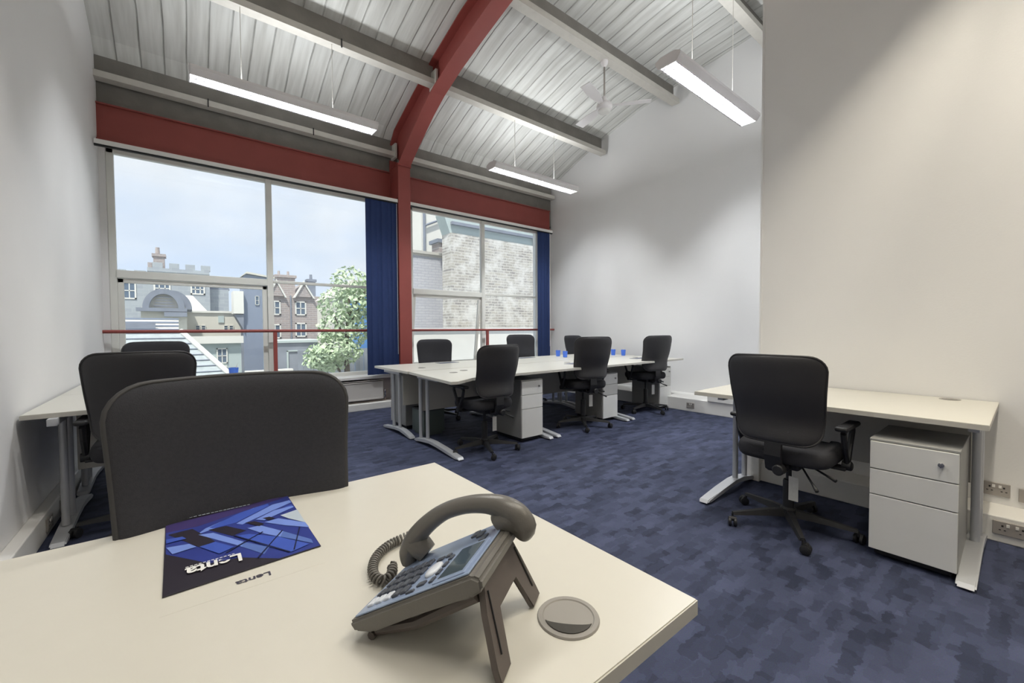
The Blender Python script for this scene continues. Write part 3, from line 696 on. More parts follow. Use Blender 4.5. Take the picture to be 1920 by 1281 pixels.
# ---- brochure and sheet
INK = {'d': mat('ink_dark', (40, 36, 46), .35, var=.1), 'm': mat('ink_blue', (44, 56, 128), .35, var=.2, scale=20), 'p': mat('ink_violet', (60, 50, 100), .35), 'l': mat('ink_pale', (112, 136, 205), .35),
       'b': mat('ink_mid', (60, 84, 170), .35), 'c': mat('ink_steel', (84, 108, 172), .35), 'w': mat('ink_white', (176, 188, 200), .35), 'k': mat('ink_line', (26, 30, 62), .35)}
INKW = mat('ink_lettering_white', (225, 225, 222), .4); INKD = mat('ink_lettering_dark', (52, 50, 66), .5)
ART = [('d', [(-0.0437, 1.2584), (0.2075, 1.2505), (0.2107, 0.9019), (-0.0383, 0.8921)]), ('m', [(-0.0418, 1.1887), (0.0141, 1.1983), (0.2073, 1.249), (0.2101, 0.9034), (0.1352, 0.9013), (0.0747, 0.955), (0.0278, 0.9665), (-0.0384, 1.0605)]), ('p', [(-0.0426, 1.2194), (0.131, 1.2303), (0.2073, 1.249), (0.2074, 1.229), (0.0135, 1.1676), (-0.0414, 1.1739)]), ('l', [(0.0273, 1.1443), (0.0884, 1.1809), (0.1278, 1.2024), (0.1198, 1.187), (0.0413, 1.13), (0.0126, 1.1215)]), ('l', [(0.0841, 1.1287), (0.166, 1.194), (0.2054, 1.1974), (0.2069, 1.1801), (0.1602, 1.154), (0.0944, 1.1141)]), ('b', [(0.0414, 1.1328), (0.0846, 1.1346), (0.1591, 1.192), (0.157, 1.2091), (0.0952, 1.1893), (0.0346, 1.1444)]), ('d', [(0.0323, 1.1314), (0.0651, 1.1286), (0.0982, 1.0748), (0.0716, 1.0651)]), ('d', [(-0.0368, 1.1589), (0.0045, 1.1599), (0.0415, 1.06), (0.0145, 1.0513)]), ('l', [(0.0142, 1.1174), (0.0402, 1.1075), (0.0905, 1.015), (0.0761, 1.0112)]), ('c', [(0.0905, 1.015), (0.1265, 0.9603), (0.1145, 0.9364), (0.0761, 1.0112)]), ('l', [(0.101, 1.0843), (0.1258, 1.0823), (0.1615, 1.0175), (0.1519, 0.9944), (0.1239, 1.0366)]), ('c', [(0.1615, 1.0175), (0.2013, 0.9407), (0.2006, 0.9203), (0.1519, 0.9944)]), ('w', [(0.1706, 1.1105), (0.2095, 1.1211), (0.2091, 1.0332), (0.1825, 1.0807)]), ('l', [(0.1352, 1.0934), (0.164, 1.0957), (0.2091, 1.0332), (0.2106, 1.0011), (0.1685, 1.0475)]), ('b', [(0.1246, 1.1213), (0.2038, 1.1631), (0.2041, 1.1401), (0.1367, 1.1049)]), ('l', [(0.1206, 1.1213), (0.164, 1.1509), (0.204, 1.1515), (0.2057, 1.1426), (0.1367, 1.1049)]), ('d', [(0.1006, 1.1184), (0.1178, 1.1139), (0.1341, 1.0849), (0.1234, 1.0781)]), ('d', [(0.1346, 1.1197), (0.1487, 1.1182), (0.1585, 1.1002), (0.1458, 1.0975)]), ('b', [(0.0765, 1.0584), (0.1012, 1.0495), (0.1515, 0.992), (0.1932, 0.9212), (0.1578, 0.9107), (0.1265, 0.9603)]), ('l', [(-0.0383, 1.0892), (-0.0014, 1.0793), (0.0097, 1.0552), (-0.0282, 1.0499)]), ('b', [(0.0145, 1.0513), (0.0413, 1.0549), (0.0706, 1.0058), (0.0448, 0.993)]), ('k', [(0.0731, 1.0612), (0.0752, 1.0639), (0.1566, 0.914), (0.1543, 0.9111)]), ('k', [(0.1625, 0.9164), (0.1648, 0.9145), (0.1948, 1.014), (0.1927, 1.0157)]), ('k', [(0.1017, 0.9285), (0.104, 0.9266), (0.1623, 1.0226), (0.1602, 1.0243)]), ('k', [(0.0544, 0.9899), (0.0567, 0.9871), (0.1263, 1.0404), (0.1244, 1.0431)]), ('b', [(-0.0403, 1.1317), (-0.0129, 1.1257), (-0.0062, 1.1094), (-0.0389, 1.1098)])]
cx, cy = .08, 1.07
t = thing('brochure', 'glossy blue brochure with tilted glass facade picture lying on the foreground desk', 'brochure', (cx, cy, DZ+.0008))
keys = list(INK); bm = nbm()
for i, (c_, pl) in enumerate(ART):
    z0 = 0 if i == 0 else .0020+.00008*i
    pl2 = [(a-cx, b-cy) for a, b in pl]
    prism(bm, pl2, z0, .0020 if i == 0 else z0+.00006, 'z', m=keys.index(c_))
for i in range(17):
    a = .118-i*.0082; box(bm, a-.0026-(.0012 if i % 3 else 0)-cx, a+.0026-cx, 1.2235-cy+.004*(i/17), 1.2275-cy+.004*(i/17), .0048, .0049, m=keys.index('w'))
finish('cover', bm, [INK[k] for k in keys], t)
R180 = Matrix.Rotation(PI, 4, 'Z')
text_mesh('lettering', 'Lenta', .046, INKW, t, Matrix.Translation((.080-cx, .966-cy, .0050)) @ R180 @ Matrix.Diagonal((.86, 1.0, 1, 1)), .0001, .0012)
bm = nbm()
for i in range(12): box(bm, .066-i*.0065-.0022-cx, .066-i*.0065+.0022-cx, .970-cy, .9725-cy, .0049, .0050)
finish('small_lettering', bm, INKW, t)
bm = nbm(); box(bm, -.118, .125, -.12, .12, 0, .0002); t2 = thing('paper_sheet', 'white sheet with small dark lettering peeping out from under the blue brochure', 'paper', (.078, .955, DZ))
finish('sheet', bm, DESKT, t2)
text_mesh('lettering', 'Lenta', .026, INKD, t2, Matrix.Translation((.116-.078, .868-.955, .0009)) @ R180 @ Matrix.Diagonal((.95, .8, 1, 1)), .0001, .0005)

# ---- telephone (local x = away from its user, y = user's left)
PH = mat('phone_grey_plastic', (98, 95, 90), .33, var=.05, bump=.05, bscale=400)
PHF = mat('phone_face_plate', (138, 154, 182), .25, var=.04, coat=.4)  # bluish window reflection is put into the face plate colour
PHK = mat('phone_keys', (66, 70, 80), .4); PHW = mat('phone_white_keys', (205, 210, 218), .35); PHS = mat('phone_screen', (70, 84, 92), .12, coat=.6); PHST = mat('phone_stand_plastic', (84, 76, 72), .5, var=.05)
ph = thing('desk_telephone', 'grey office telephone with coiled cord tilted on its stand on the foreground desk', 'telephone', (.174, .600, DZ), math.atan2(-.835, .55))
PW = .172; al = math.atan2(.103, .192); ca, sa = math.cos(al), math.sin(al)
bm = nbm(); fs = prism(bm, [(0, .027), (.192, .130), (.206, .127), (.208, .112), (.190, .098), (.155, .084), (.04, .020), (.010, .015)], 0, PW, 'y')
bmesh.ops.bevel(bm, geom=list(bm.edges), offset=.004, segments=3, affect='EDGES'); finish('body', bm, PH, ph)
def onp(bm, s0, s1, t0, t1, h0, h1, bev=.001, m=0):
    """a block on the sloping panel"""
    n0 = set(bm.verts); box(bm, s0, s1, t0, t1, h0, h1, bev, m=m)
    for v in bm.verts:
        if v not in n0:
            s, h = v.co.x, v.co.z; v.co.x = s*ca - h*sa; v.co.z = .0275 + s*sa + h*ca
bm = nbm(); onp(bm, .010, .212, .006, PW-.006, .0, .0025, .001); fp = finish('face_plate', bm, PHF, ph)
for r_ in range(5):
    for c_ in range(4):
        bm = nbm(); s = .024+r_*.0155; t_ = .018+c_*.0235; onp(bm, s, s+.0115, t_, t_+.0175, .002, .0062, .0015); finish('key', bm, PHW if c_ == 0 and r_ < 3 else PHK, ph)
bm = nbm()
lathe(bm, [(.0, .006), (.014, .006), (.017, .004), (.017, .001)], 24)
for v in bm.verts:
    s, t_, h = v.co.x*.72+.122, v.co.y*1.15+.062, v.co.z+.001; v.co = (s*ca-h*sa, t_, .0275+s*sa+h*ca)
finish('navigation_key', bm, PHW, ph, smooth=True)
for (s, t_, a, b) in ((.114, .022, .014, .010), (.137, .020, .007, .013), (.137, .040, .007, .013), (.137, .060, .007, .013), (.137, .080, .007, .013), (.101, .012, .014, .006), (.107, .092, .013, .010), (.124, .094, .009, .010)):
    bm = nbm(); onp(bm, s, s+a, t_, t_+b, .002, .005, .001); finish('function_key', bm, PHK, ph)
bm = nbm(); onp(bm, .149, .205, .010, .108, .0015, .0045, .002); sc_ = finish('screen_frame', bm, PHF, ph)
bm = nbm(); onp(bm, .155, .198, .018, .100, .004, .0050, .0005); finish('screen', bm, PHS, ph)
for (s, t_) in ((.165, .140), (.150, .150), (.18, .118)):
    bm = nbm(); onp(bm, s, s+.012, t_-.010, t_+.010, .002, .005, .001); finish('side_key', bm, PHK, ph)
# handset
hp = [(.010, .036), (.010, .056), (.022, .082), (.047, .111), (.080, .137), (.118, .153), (.155, .160), (.186, .158), (.208, .148), (.220, .132), (.214, .118)]
hr = [.013, .0175, .0175, .0155, .014, .014, .0155, .0185, .0205, .0205, .015]
def smoothpath(P, R, n=4):
    out, rr = [], []
    for i in range(len(P)-1):
        p0, p1, p2, p3 = P[max(i-1, 0)], P[i], P[i+1], P[min(i+2, len(P)-1)]
        for k in range(n):
            u = k/n
            f = lambda a, b, c, d: .5*((2*b)+(-a+c)*u+(2*a-5*b+4*c-d)*u*u+(-a+3*b-3*c+d)*u**3)
            out.append(tuple(f(*z) for z in zip(p0, p1, p2, p3))); rr.append(R[i]*(1-u)+R[i+1]*u)
    return out+[P[-1]], rr+[R[-1]]
pp3, rr3 = smoothpath([(a, .146, b) for a, b in hp], hr, 4)
bm = nbm(); tube(bm, pp3, rr3, 20)
# mouth and ear cups reaching down to the cradle
pq, rq = smoothpath([(.016, .146, .076), (.032, .146, .070), (.046, .146, .060)], [.018, .0195, .0165], 4); tube(bm, pq, rq, 22, flat=1.12)
pq, rq = smoothpath([(.210, .146, .142), (.190, .146, .140), (.178, .146, .130)], [.020, .0205, .0165], 4); tube(bm, pq, rq, 22, flat=1.12)
finish('handset', bm, PH, ph, smooth=True, auto=50)
# stand
def frm(v): return (.190+.038*(1-v), .104*v)
poly = [(-.006, 0), (.030, 0), (.048, .60), (.122, .60), (.146, 0), (.184, 0), (.178, .16), (.160, .70), (.150, 1), (.026, 1), (.012, .70), (-.004, .16)]
bm = nbm(); A = []; B = []
for (t_, v) in poly:
    x, z = frm(v); A.append(bm.verts.new((x, t_, z+.001))); B.append(bm.verts.new((x+.009, t_, z+.003)))
n_ = len(poly); bm.faces.new(A); bm.faces.new(B[::-1])
for i in range(n_): bm.faces.new((A[i], B[i], B[(i+1) % n_], A[(i+1) % n_]))
bmesh.ops.bevel(bm, geom=list(bm.edges), offset=.0015, segments=2, affect='EDGES'); st = finish('stand', bm, PHST, ph)
for (ta, tb) in ((.014, .030), (.164, .146)):
    bm = nbm(); x0, z0 = frm(.22); x1, z1 = frm(.88); a = Vector((x0+.0092, ta, z0+.004)); b = Vector((x1+.0092, tb, z1+.004)); tube(bm, [a, b], .0018, 4)
    finish('stand_slot', bm, SLOT, st)
for t_ in (.022, .146):
    bm = nbm(); tube(bm, [(.028, t_, .007), (.10, t_, .034), (.192, t_, .092)], [.007, .008, .009], 8); finish('stand_strut', bm, PHST, ph)
bm = nbm(); tube(bm, [(.030, .012, .006), (.030, .156, .006)], .006, 8); finish('stand_bar', bm, PHST, ph)
# coiled cord, in desk coordinates turned into the phone's
inv = ph.matrix_world if False else (Matrix.Translation(Vector(ph.location)) @ Matrix.Rotation(ph.rotation_euler.z, 4, 'Z')).inverted()
W3 = [(.322, .732, DZ+.038), (.350, .768, DZ+.030), (.366, .796, DZ+.018), (.345, .806, DZ+.012), (.312, .798, DZ+.011), (.282, .776, DZ+.011), (.262, .744, DZ+.011), (.254, .712, DZ+.011), (.262, .690, DZ+.011), (.280, .700, DZ+.012), (.290, .722, DZ+.013), (.284, .705, DZ+.012), (.275, .66, DZ+.008)]
cp, _ = smoothpath([tuple(inv @ Vector(p)) for p in W3], [1]*len(W3), 6)
bm = nbm(); tube(bm, cp[:14], .0026, 8); tube(bm, cp[-10:], .0026, 8)
L_ = [0]
for a, b in zip(cp, cp[1:]): L_.append(L_[-1]+(Vector(b)-Vector(a)).length)
def at(s):
    for i in range(len(cp)-1):
        if L_[i+1] >= s: u = (s-L_[i])/max(1e-6, L_[i+1]-L_[i]); return Vector(cp[i]).lerp(Vector(cp[i+1]), u), (Vector(cp[i+1])-Vector(cp[i])).normalized()
    return Vector(cp[-1]), (Vector(cp[-1])-Vector(cp[-2])).normalized()
s0, s1 = L_[13], L_[-10]; turns = int((s1-s0)/.0072); hel = []
for k in range(turns*10+1):
    s = s0+(s1-s0)*k/(turns*10); p, d = at(s); x, y = frame_of(d); a = 2*PI*k/10; hel.append(p+(x*math.cos(a)+y*math.sin(a))*.0075)
tube(bm, hel, .0023, 6); finish('coiled_cord', bm, PH, ph, smooth=True)

# ================================================================ sockets
def socket(lb, loc, rz, w, h, outlets, nm='wall_socket'):
    """local: plate in x-z facing -y"""
    t = thing(nm, lb, 'socket', loc, rz)
    bm = nbm(); box(bm, -w/2, w/2, -.010, 0, -h/2, h/2, .003); pl = finish('plate', bm, SOCK, t)
    for ox in outlets:
        bm = nbm()
        box(bm, ox-.004, ox+.004, -.0108, -.009, .008, .018); box(bm, ox-.013, ox-.005, -.0108, -.009, -.012, -.007); box(bm, ox+.005, ox+.013, -.0108, -.009, -.012, -.007); finish('pin_holes', bm, SLOT, t)
        bm = nbm(); box(bm, ox*.45-.006, ox*.45+.006, -.014, -.009, .010, .026, .001); finish('switch', bm, TRIMW, t)
    return t
socket('grey double socket on the near right wall, just right of the desk', (XN, .105, .232), -PI/2, .105, .078, (-.028, .028))
socket('grey blank plate on the near right wall at the picture edge', (XN, -.02, .222), -PI/2, .085, .078, (), 'blank_plate')
socket('grey double socket set in the white ledge at the right picture edge', (3.535, .038, .085), -PI/2, .145, .075, (-.036, .036))
socket('small double socket in the left wall ledge, farther', (-.655, 3.95, .075), PI/2, .12, .075, (-.03, .03))
socket('small double socket in the left wall ledge, nearer', (-.655, 3.60, .075), PI/2, .12, .075, (-.03, .03))
socket('small socket low in the ledge of the far right wall', (5.74, 3.05, .09), -PI/2, .12, .075, (-.03, .03))

# ================================================================ outside
STONE = brick_mat('grey_stone_wall', (172, 178, 182), (160, 166, 172), (184, 188, 190), bw=.8, rh=.35)  # outside building colours are lightened, with the haze put into them
STONE2 = brick_mat('brown_brick_house', (172, 158, 152), (158, 148, 146), (184, 178, 174), bw=.5, rh=.16, msize=.02)
PALEB = brick_mat('white_painted_brick', (196, 196, 200), (188, 188, 194), (172, 174, 184), bw=.23, rh=.078, msize=.008)
ROUGHB = brick_mat('weathered_stock_brick', (186, 180, 168), (150, 146, 142), (202, 198, 190), bw=.23, rh=.078, patch=((222, 220, 214), 2.2), msize=.014)
CREAM = mat('cream_render', (212, 208, 196), .9, var=.06, scale=1.5)
MINT = mat('pale_green_grey_render', (186, 198, 196), .9, var=.06, scale=1.5)
WHITE = mat('white_render', (228, 226, 218), .9, var=.04, scale=1.5)
SLATE = mat('slate_grey', (132, 138, 150), .8, var=.2, scale=3, bump=.4, bscale=14)
SLATEP = mat('pale_slate', (168, 176, 178), .8, var=.3, scale=6, bump=.6, bscale=12)
DARKW = mat('blue_grey_cladding', (132, 142, 160), .8, var=.1, scale=2)
PANE = mat('reflective_pane', (96, 112, 130), .15, var=.1)
GREENL = mat('tree_leaf', (184, 202, 168), .6, var=.35, scale=3)
GREENL2 = mat('shrub_leaf', (190, 208, 176), .6, var=.3, scale=3)
BARK = mat('tree_bark', (96, 84, 72), .9, var=.3, bump=.4)
GRASS = mat('yard_ground', (150, 154, 148), .95, var=.2, scale=.6)
FENCE = mat('weathered_fence', (140, 146, 156), .9, var=.2, scale=2, bump=.3)
bm = nbm(); box(bm, -60, 80, 7.0, 120, -4.2, -4.0); struct('ground_outside', bm, GRASS)
def bldg(name, lb, cat, loc):
    return thing(name, lb, cat, loc)
def win(par, x, z, w, h, y, mt=None, bars=1, name='window'):
    bm = nbm(); t_ = min(.12, w*.12)
    box(bm, x-w/2, x+w/2, y-.06, y+.02, z-h/2, z-h/2+t_); box(bm, x-w/2, x+w/2, y-.06, y+.02, z+h/2-t_, z+h/2)
    box(bm, x-w/2, x-w/2+t_, y-.06, y+.02, z-h/2, z+h/2); box(bm, x+w/2-t_, x+w/2, y-.06, y+.02, z-h/2, z+h/2)
    for k in range(1, bars+1): xx = x-w/2+w*k/(bars+1); box(bm, xx-t_/3, xx+t_/3, y-.05, y+.02, z-h/2, z+h/2)
    box(bm, x-w/2, x+w/2, y-.05, y+.02, z-t_/3, z+t_/3)
    f = finish(name, bm, WHITE, par); bm = nbm(); box(bm, x-w/2+.02, x+w/2-.02, y-.02, y+.01, z-h/2+.02, z+h/2-.02); finish('pane', bm, PANE, f); return f
# castle-like block, origin (x0,50,-4)
t = bldg('battlemented_building', 'grey stone building with battlements and a tall chimney on the left skyline', 'building', (-2.4, 50, -4))
bm = nbm(); box(bm, -6.5, -.1, 0, 8, 0, 10.2); box(bm, -.1, 4.43, -.3, 8, 0, 11.05); box(bm, 4.43, 6.0, .6, 8, 0, 9.4); finish('wall', bm, STONE, t)
bm = nbm()
for k in range(5): box(bm, -6.4+k*1.35, -5.6+k*1.35, 0, .5, 10.2, 10.75)
for k in range(4): a = .25+k*1.18; box(bm, a, a+.72, -.3, .3, 11.05, 11.55)
box(bm, -6.5, -.1, -.1, .1, 9.95, 10.1); box(bm, -.1, 4.43, -.4, -.2, 10.7, 10.85); finish('battlement', bm, STONE, t)
bm = nbm(); box(bm, .3, 1.1, .5, 1.6, 11.0, 12.3); box(bm, .2, 1.2, .4, 1.7, 12.2, 12.45); lathe(bm, [(.18, 12.4), (.15, 13.1)], 12, (.6, 1, 0)); box(bm, -.1, .2, .5, 1.2, 11.0, 11.6); finish('chimney', bm, STONE2, t)
win(t, 3.5, 9.25, 1.1, 1.0, -.3, bars=2); win(t, .9, 9.2, 1.2, 1.1, -.3, bars=2); win(t, -1.35, 8.9, .9, 1.5, 0); win(t, -3.6, 8.9, .9, 1.5, 0)
bm = nbm(); prism(bm, [(4.4, 9.4), (6.1, 9.4), (5.8, 10.0), (4.4, 10.2)], .6, 8, 'y'); finish('roof', bm, SLATE, t)
# arch-gabled building
t = bldg('arched_gable_building', 'building with a rounded arched gable and slate roof in front of the battlements', 'building', (-.85, 30, -4))
bm = nbm(); R_ = .88; arc = [(R_*math.cos(PI*k/18), 6.5+1.05*math.sin(PI*k/18)) for k in range(19)]
prism(bm, [(-.98, 0), (.98, 0), (.98, 6.5)]+arc[1:-1]+[(-.98, 6.5)], .1, 3.7, 'y'); finish('wall', bm, CREAM, t)
bm = nbm(); ro = [((R_+.02)*math.cos(PI*k/18), 6.5+1.08*math.sin(PI*k/18)) for k in range(19)]; ri = [((R_-.26)*math.cos(PI*k/18), 6.5+.80*math.sin(PI*k/18)) for k in range(19)]
prism(bm, ro+ri[::-1], -.25, .12, 'y'); box(bm, -1.15, 1.0, -.3, .12, 6.33, 6.52); finish('arch_moulding', bm, SLATE, t)
bm = nbm()
for k in range(4): box(bm, -.42+.03*k, .42-.03*k, .04, .1, 6.62+.16*k, 6.68+.16*k)
finish('panel_lines', bm, PALEB, t)
bm = nbm(); prism(bm, [((R_+.01)*math.cos(PI*k/18)+.35, 6.48+1.06*math.sin(PI*k/18)) for k in range(19)], .15, 3.7, 'y'); finish('vaulted_roof', bm, SLATE, t)
bm = nbm(); box(bm, .0, 1.0, -.32, .1, 6.05, 6.30); finish('shadow_gutter', bm, SLATE, t)  # slate-coloured gutter strip below the arch moulding
# glass-roofed workshop with white bars
t = bldg('glazed_roof', 'white barred glass roof low behind the left chairs', 'roof', (-1.2, 22, -4))
bm = nbm(); prism(bm, [(0, 0), (3.2, 0), (3.2, 5.75), (0, 4.1)], -4.0, 1.0, 'x'); finish('wall', bm, WHITE, t)
bm = nbm()
for k in range(11):
    f = k/10; y = 3.2*f; z = 4.12+1.65*f; box(bm, -4.0, 1.0, y-.02, y+.05, z, z+.07)
finish('glazing_bar', bm, DARKW, t)
bm = nbm(); box(bm, -.95, .2, 2.2, 2.4, 5.35, 5.62); finish('roof_vent', bm, SLATE, t)
# white conservatory roof
t = bldg('white_lantern_roof', 'white hipped lantern roof right of the arched gable', 'roof', (.3, 38, -4))
bm = nbm(); vs = [(-.9, 0, 6.75), (1.05, 0, 6.75), (1.05, 3, 6.75), (-.9, 3, 6.75), (-.7, 1.2, 7.9), (.25, 1.2, 7.9)]
V = [bm.verts.new(v) for v in vs]
for q in ((0, 1, 5, 4), (1, 2, 5), (2, 3, 4, 5), (3, 0, 4), (3, 2, 1, 0)): bm.faces.new([V[i] for i in q])
finish('roof', bm, WHITE, t); bm = nbm(); box(bm, -.85, 1.0, .1, 3, 0, 6.75); finish('wall', bm, WHITE, t)
for k in range(3): win(t, -.0+k*.38, 6.58, .3, .22, .1, bars=0)
# cream terrace
t = bldg('cream_terrace', 'long low cream building with small paired windows left of the white mullion', 'building', (1.6, 34, -4))
bm = nbm(); box(bm, -1.7, 1.45, 0, 4, 0, 6.45); finish('wall', bm, CREAM, t); bm = nbm(); box(bm, -1.75, 1.5, -.1, 4, 6.45, 6.58); finish('coping', bm, WHITE, t)
for x in (-.9, -.6, .62, .92): win(t, x, 5.45, .24, .34, 0, bars=0)
bm = nbm(); box(bm, .2, .52, -.06, 0, 5.8, 6.25); finish('hatch', bm, MINT, t)
# mint grey house
t = bldg('mint_grey_house', 'pale green-grey house with white parapet and one window below the cream terrace', 'building', (1.6, 28, -4))
bm = nbm(); box(bm, -1.9, .92, 0, 1.6, 0, 4.55); finish('wall', bm, MINT, t); bm = nbm(); box(bm, -1.3, 1.02, -.25, .05, 4.55, 4.95); finish('parapet', bm, WHITE, t)
win(t, .02, 3.85, .5, .85, 0); bm = nbm(); box(bm, -.2, .24, -.12, 0, 3.2, 3.3); finish('sill', bm, WHITE, t)
# near slate roof with a sloping verge
t = bldg('slate_roof', 'pale weathered slate roof with a white sloping verge running down to the right', 'roof', (.4, 17, -4))
bm = nbm(); V = [bm.verts.new(v) for v in ((-2.2, 1.8, 5.15), (-.42, 1.8, 5.15), (.98, 0, 3.45), (-2.2, 0, 3.45), (-2.2, 1.8, 0), (-.42, 1.8, 0), (.98, 0, 0), (-2.2, 0, 0))]
for q in ((0, 1, 2, 3), (3, 2, 6, 7), (1, 5, 6, 2), (0, 3, 7, 4), (0, 4, 5, 1), (4, 7, 6, 5)): bm.faces.new([V[i] for i in q])
finish('slates', bm, SLATEP, t); bm = nbm(); tube(bm, [(-.50, 1.84, 5.24), (1.0, -.03, 3.5)], .085, 8); finish('verge', bm, WHITE, t)
bm = nbm()
for k in range(9): f = k/9; tube(bm, [(-2.2, 1.8*(1-f)-.02, 5.17-1.7*f), (-.42+1.4*f, 1.8*(1-f)-.02, 5.17-1.7*f)], .018, 4)
finish('slate_course', bm, SLATE, t)
# dark shed tower
t = bldg('clad_tower', 'blue-grey clad tower with a mono-pitch roof just left of the white mullion', 'building', (3.75, 32, -4))
bm = nbm(); prism(bm, [(-.72, 0), (.95, 0), (.95, 8.75), (-.55, 8.95), (-.72, 8.7)], 0, 1.7, 'y'); finish('wall', bm, DARKW, t)
bm = nbm(); prism(bm, [(-.85, 8.72), (-.5, 9.10), (1.1, 8.86), (1.1, 8.76), (-.5, 8.98)], -.2, 1.8, 'y'); finish('roof', bm, CREAM, t)
win(t, .08, 7.25, .22, .6, 0, bars=0); bm = nbm(); box(bm, -1.25, -.70, -.3, 1.2, 6.35, 7.8); finish('side_bay', bm, WHITE, t)
bm = nbm(); prism(bm, [(-1.2, 6.3), (-.7, 6.3), (-.72, 5.3)], -.2, 1, 'y'); finish('bay_bracket', bm, SLATE, t)
t = bldg('low_brick_wall', 'low blue-grey yard wall below the clad tower', 'wall', (3.2, 25, -4))
bm = nbm(); box(bm, -.7, 1.3, 0, .3, 0, 3.0); finish('wall', bm, DARKW, t); bm = nbm(); box(bm, -.8, 1.4, -.05, .35, 3.0, 3.15); finish('coping', bm, WHITE, t)
# brick house with chimneys
t = bldg('brick_house', 'brown brick house with chimneys and white windows between the mullion and the tree', 'building', (6.9, 36, -4))
bm = nbm(); box(bm, -1.9, 1.9, 0, 5, 0, 8.0); finish('wall', bm, STONE2, t)
for (a, b) in ((-1.9, -.75), (-.1, 1.25)):
    bm = nbm(); prism(bm, [(a, 7.9), (b, 7.9), ((a+b)/2, 9.0)], -.2, 5, 'y'); g = finish('gable', bm, STONE2, t)
    bm = nbm(); m_ = (a+b)/2; prism(bm, [(a-.1, 7.8), (m_, 9.15), (b+.1, 7.8), (b-.02, 7.8), (m_, 8.95), (a+.02, 7.8)], -.3, 0, 'y'); finish('bargeboard', bm, WHITE, g)
bm = nbm(); box(bm, -1.25, .05, .3, 1.3, 8, 9.55); box(bm, -1.35, .15, .2, 1.4, 9.4, 9.6)
for x in (-1.0, -.35): lathe(bm, [(.1, 9.6), (.08, 9.95)], 10, (x, .8, 0))
finish('chimney', bm, STONE2, t); bm = nbm(); box(bm, 1.0, 1.55, .3, 1.0, 5.2, 9.35); box(bm, .92, 1.63, .25, 1.05, 9.2, 9.4); lathe(bm, [(.12, 9.4), (.1, 9.8)], 10, (1.27, .6, 0)); finish('chimney', bm, SLATE, t)
for (x, z) in ((.35, 7.0), (.35, 5.3), (-1.45, 7.0), (-1.45, 5.2)): win(t, x, z, .8, 1.1, 0, bars=1)
bm = nbm(); tube(bm, [(-.35, -.05, 0), (-.35, -.05, 8)], .05, 8); finish('drainpipe', bm, SLATE, t)
t = bldg('grey_garage', 'low grey building with a framed front right of the white mullion', 'building', (4.9, 26, -4))
bm = nbm(); box(bm, -.9, 1.6, 0, 4, 0, 4.55); finish('wall', bm, FENCE, t); bm = nbm(); box(bm, -1.0, 1.7, -.1, 4, 4.55, 4.68)
box(bm, -.42, 1.3, -.06, 0, 4.05, 4.12); box(bm, -.42, -.34, -.06, 0, 2.4, 4.1); finish('fascia', bm, MINT, t)
t = bldg('sandy_building', 'plain sandy building wall behind the tree', 'building', (7.6, 22.5, -4))
bm = nbm(); box(bm, -1.6, 1.5, 0, 3, 0, 6.9); finish('wall', bm, CREAM, t); bm = nbm(); prism(bm, [(-1.7, 6.9), (1.6, 6.9), (1.4, 7.9), (-.6, 7.9)], -.1, 3.1, 'y'); finish('roof', bm, CREAM, t)
t = bldg('blue_clad_block', 'blue clad block beyond the tree at the edge of the navy blind', 'building', (7.4, 20.2, -4))  # block stands in for a blue reflection in the window glass
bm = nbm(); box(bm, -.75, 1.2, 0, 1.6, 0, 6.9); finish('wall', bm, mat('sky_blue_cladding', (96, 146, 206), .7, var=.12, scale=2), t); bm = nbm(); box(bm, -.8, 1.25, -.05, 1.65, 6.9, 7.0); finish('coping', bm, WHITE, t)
t = bldg('yard_fence', 'grey boarded fence below the tree', 'fence', (6.0, 18.5, -4))
bm = nbm()
for k in range(26): box(bm, -2.4+k*.19, -2.4+k*.19+.175, (k % 2)*.02, .04+(k % 2)*.02, 0, 4.35)
box(bm, -2.4, 2.5, .04, .1, 4.2, 4.42); finish('boards', bm, FENCE, t)
# trees
def foliage(bm, blobs, n, size):
    for (bx, by, bz, br, sz_) in blobs:
        for k in range(int(n*br*br)):
            while True:
                v = Vector((rnd.uniform(-1, 1), rnd.uniform(-1, 1), rnd.uniform(-1, 1)))
                if .25 < v.length < 1: break
            v = v.normalized()*(.55+.45*rnd.random()**.5)
            p = Vector((bx, by, bz))+Vector((v.x*br, v.y*br, v.z*br*sz_)); nrm = (v+Vector((rnd.uniform(-.8, .8), rnd.uniform(-.8, .8), rnd.uniform(-.4, .9)))).normalized()
            x, y = frame_of(nrm); s = size*rnd.uniform(.6, 1.3); a = rnd.uniform(0, 2*PI); x, y = x*math.cos(a)+y*math.sin(a), y*math.cos(a)-x*math.sin(a)
            q = [p-x*s, p-y*s*.55+nrm*s*.12, p+x*s, p+y*s*.55+nrm*s*.12]
            bm.faces.new([bm.verts.new(c) for c in q])
t = thing('tree', 'light green leafy tree outside the wide left window, next to the navy blind', 'tree', (4.9, 16.5, -4))
bm = nbm(); foliage(bm, [(.2, 0, 7.0, .75, 1), (-.1, .1, 6.2, .9, .9), (.5, 0, 6.3, .8, 1), (-.15, 0, 5.4, .85, .8), (-.5, -.3, 4.5, .8, .6), (-.85, -.2, 4.2, .55, .7), (.3, .2, 5.0, .6, .8), (-.1, -.2, 4.4, .7, .7), (.95, .1, 6.9, .5, 1), (1.0, .1, 5.9, .35, .8), (-.7, 0, 5.0, .35, .8), (-.95, 0, 4.25, .62, .75), (-.55, .1, 4.0, .6, .6), (1.05, 0, 5.2, .45, .9), (-1.2, 0, 4.0, .35, .7)], 520, .10)
finish('foliage', bm, GREENL, t, fix=False)
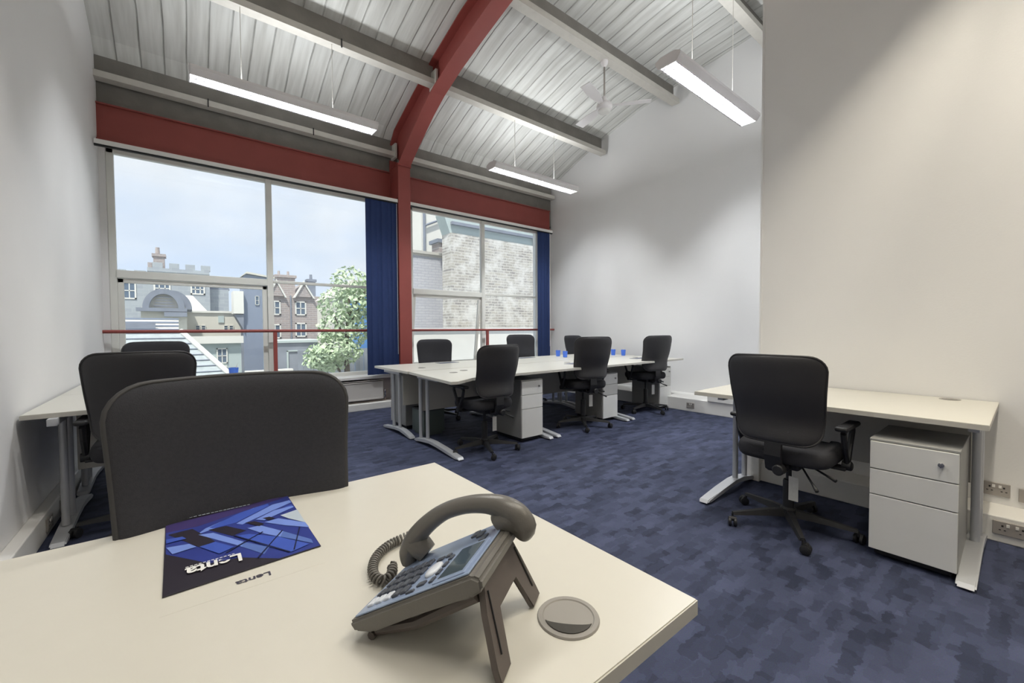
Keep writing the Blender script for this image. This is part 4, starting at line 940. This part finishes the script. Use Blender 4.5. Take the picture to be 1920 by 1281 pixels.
bm = nbm(); tube(bm, [(0, 0, 0), (.05, 0, 2.5), (0, 0, 4.5), (.15, 0, 6.5)], [.16, .13, .09, .03], 10)
for q in ((-.7, -.2, 4.3), (.6, .1, 6.2), (-.4, .1, 5.8), (.8, 0, 6.8)): tube(bm, [(0, 0, q[2]-1.2), (q[0]*.5, q[1]*.5, q[2]-.5), q], [.06, .04, .015], 8)
finish('trunk', bm, BARK, t)
t = thing('shrub', 'pale green shrub low in the window corner beside the navy blind', 'shrub', (5.05, 13, -4))
bm = nbm(); foliage(bm, [(-.05, 0, 4.1, .42, .7), (.25, 0, 3.9, .5, .7), (-.45, 0, 3.7, .42, .5), (-.1, .0, 3.5, .58, .5)], 620, .07); finish('foliage', bm, GREENL2, t, fix=False)
bm = nbm(); tube(bm, [(0, 0, 0), (0, 0, 3.4)], [.08, .03], 8); finish('stem', bm, BARK, t)
# right window: brick walls
t = bldg('white_brick_wall', 'white painted brick wall with coping, left part of the right window view', 'wall', (5.3, 11, -4))
bm = nbm(); box(bm, -1.0, 1.05, 0, .3, 0, 7.42); finish('brickwork', bm, PALEB, t); bm = nbm(); box(bm, -1.02, 1.05, -.06, .36, 7.42, 7.50); box(bm, -1.02, 1.05, -.02, .3, 7.36, 7.42); finish('coping', bm, PURL, t)
t = bldg('weathered_brick_wall', 'tall weathered pale brick flank wall filling the right window', 'wall', (5.82, 10, -4))
bm = nbm(); box(bm, 0, 6.5, 0, .5, 0, 7.9); finish('brickwork', bm, ROUGHB, t)
bm = nbm(); prism(bm, [(.0, 7.9), (6.5, 7.9), (6.5, 9.2), (-.25, 9.2), (-.2, 8.4)], .05, .5, 'y'); finish('render_band', bm, MINT, t)
bm = nbm(); box(bm, 0, 6.5, -.08, .02, 8.12, 8.2); finish('flashing', bm, SLATE, t)
bm = nbm(); box(bm, 3.05, 3.12, -.08, 0, 4.6, 8.6); finish('downpipe', bm, TRIMW, t)
t = bldg('white_gabled_house', 'white rendered house end seen above the brick wall, next to the red column', 'building', (7.0, 14, -4))
bm = nbm(); box(bm, -.1, 2.6, 0, 4, 0, 12); finish('wall', bm, WHITE, t)
bm = nbm(); tube(bm, [(-.02, -.08, 0), (-.02, -.08, 9.7)], .05, 8); tube(bm, [(-.02, -.08, 9.05), (.6, -.08, 9.35), (1.1, -.08, 9.75)], .04, 8); finish('downpipe', bm, SLATE, t)
t = bldg('chimney_stack', 'small brick chimney with a clay pot above the white brick wall', 'chimney', (7.05, 12.4, -4))
bm = nbm(); box(bm, -.3, .5, 0, .5, 0, 8.2); finish('stack', bm, STONE2, t); bm = nbm(); box(bm, -.38, .5, -.06, .56, 8.15, 8.27); finish('cap', bm, SLATE, t)
bm = nbm(); lathe(bm, [(.10, 8.27), (.12, 8.5), (.16, 8.7), (.16, 8.85)], 14, (.2, .25, 0)); finish('pot', bm, STONE2, t)
t = bldg('white_parapet', 'low white parapet outside the right window, below the safety rail', 'wall', (3.4, 8.5, -4))
bm = nbm(); box(bm, 0, 6.5, 0, .2, 0, 5.2); finish('wall', bm, WHITE, t); bm = nbm(); box(bm, -.03, 6.5, -.04, .24, 5.2, 5.26); finish('coping', bm, TRIMW, t)

for o in sc.objects:
    if o.type == 'MESH' and o.parent is None and not o.get('kind') and not o.get('label'): o['kind'] = 'structure'
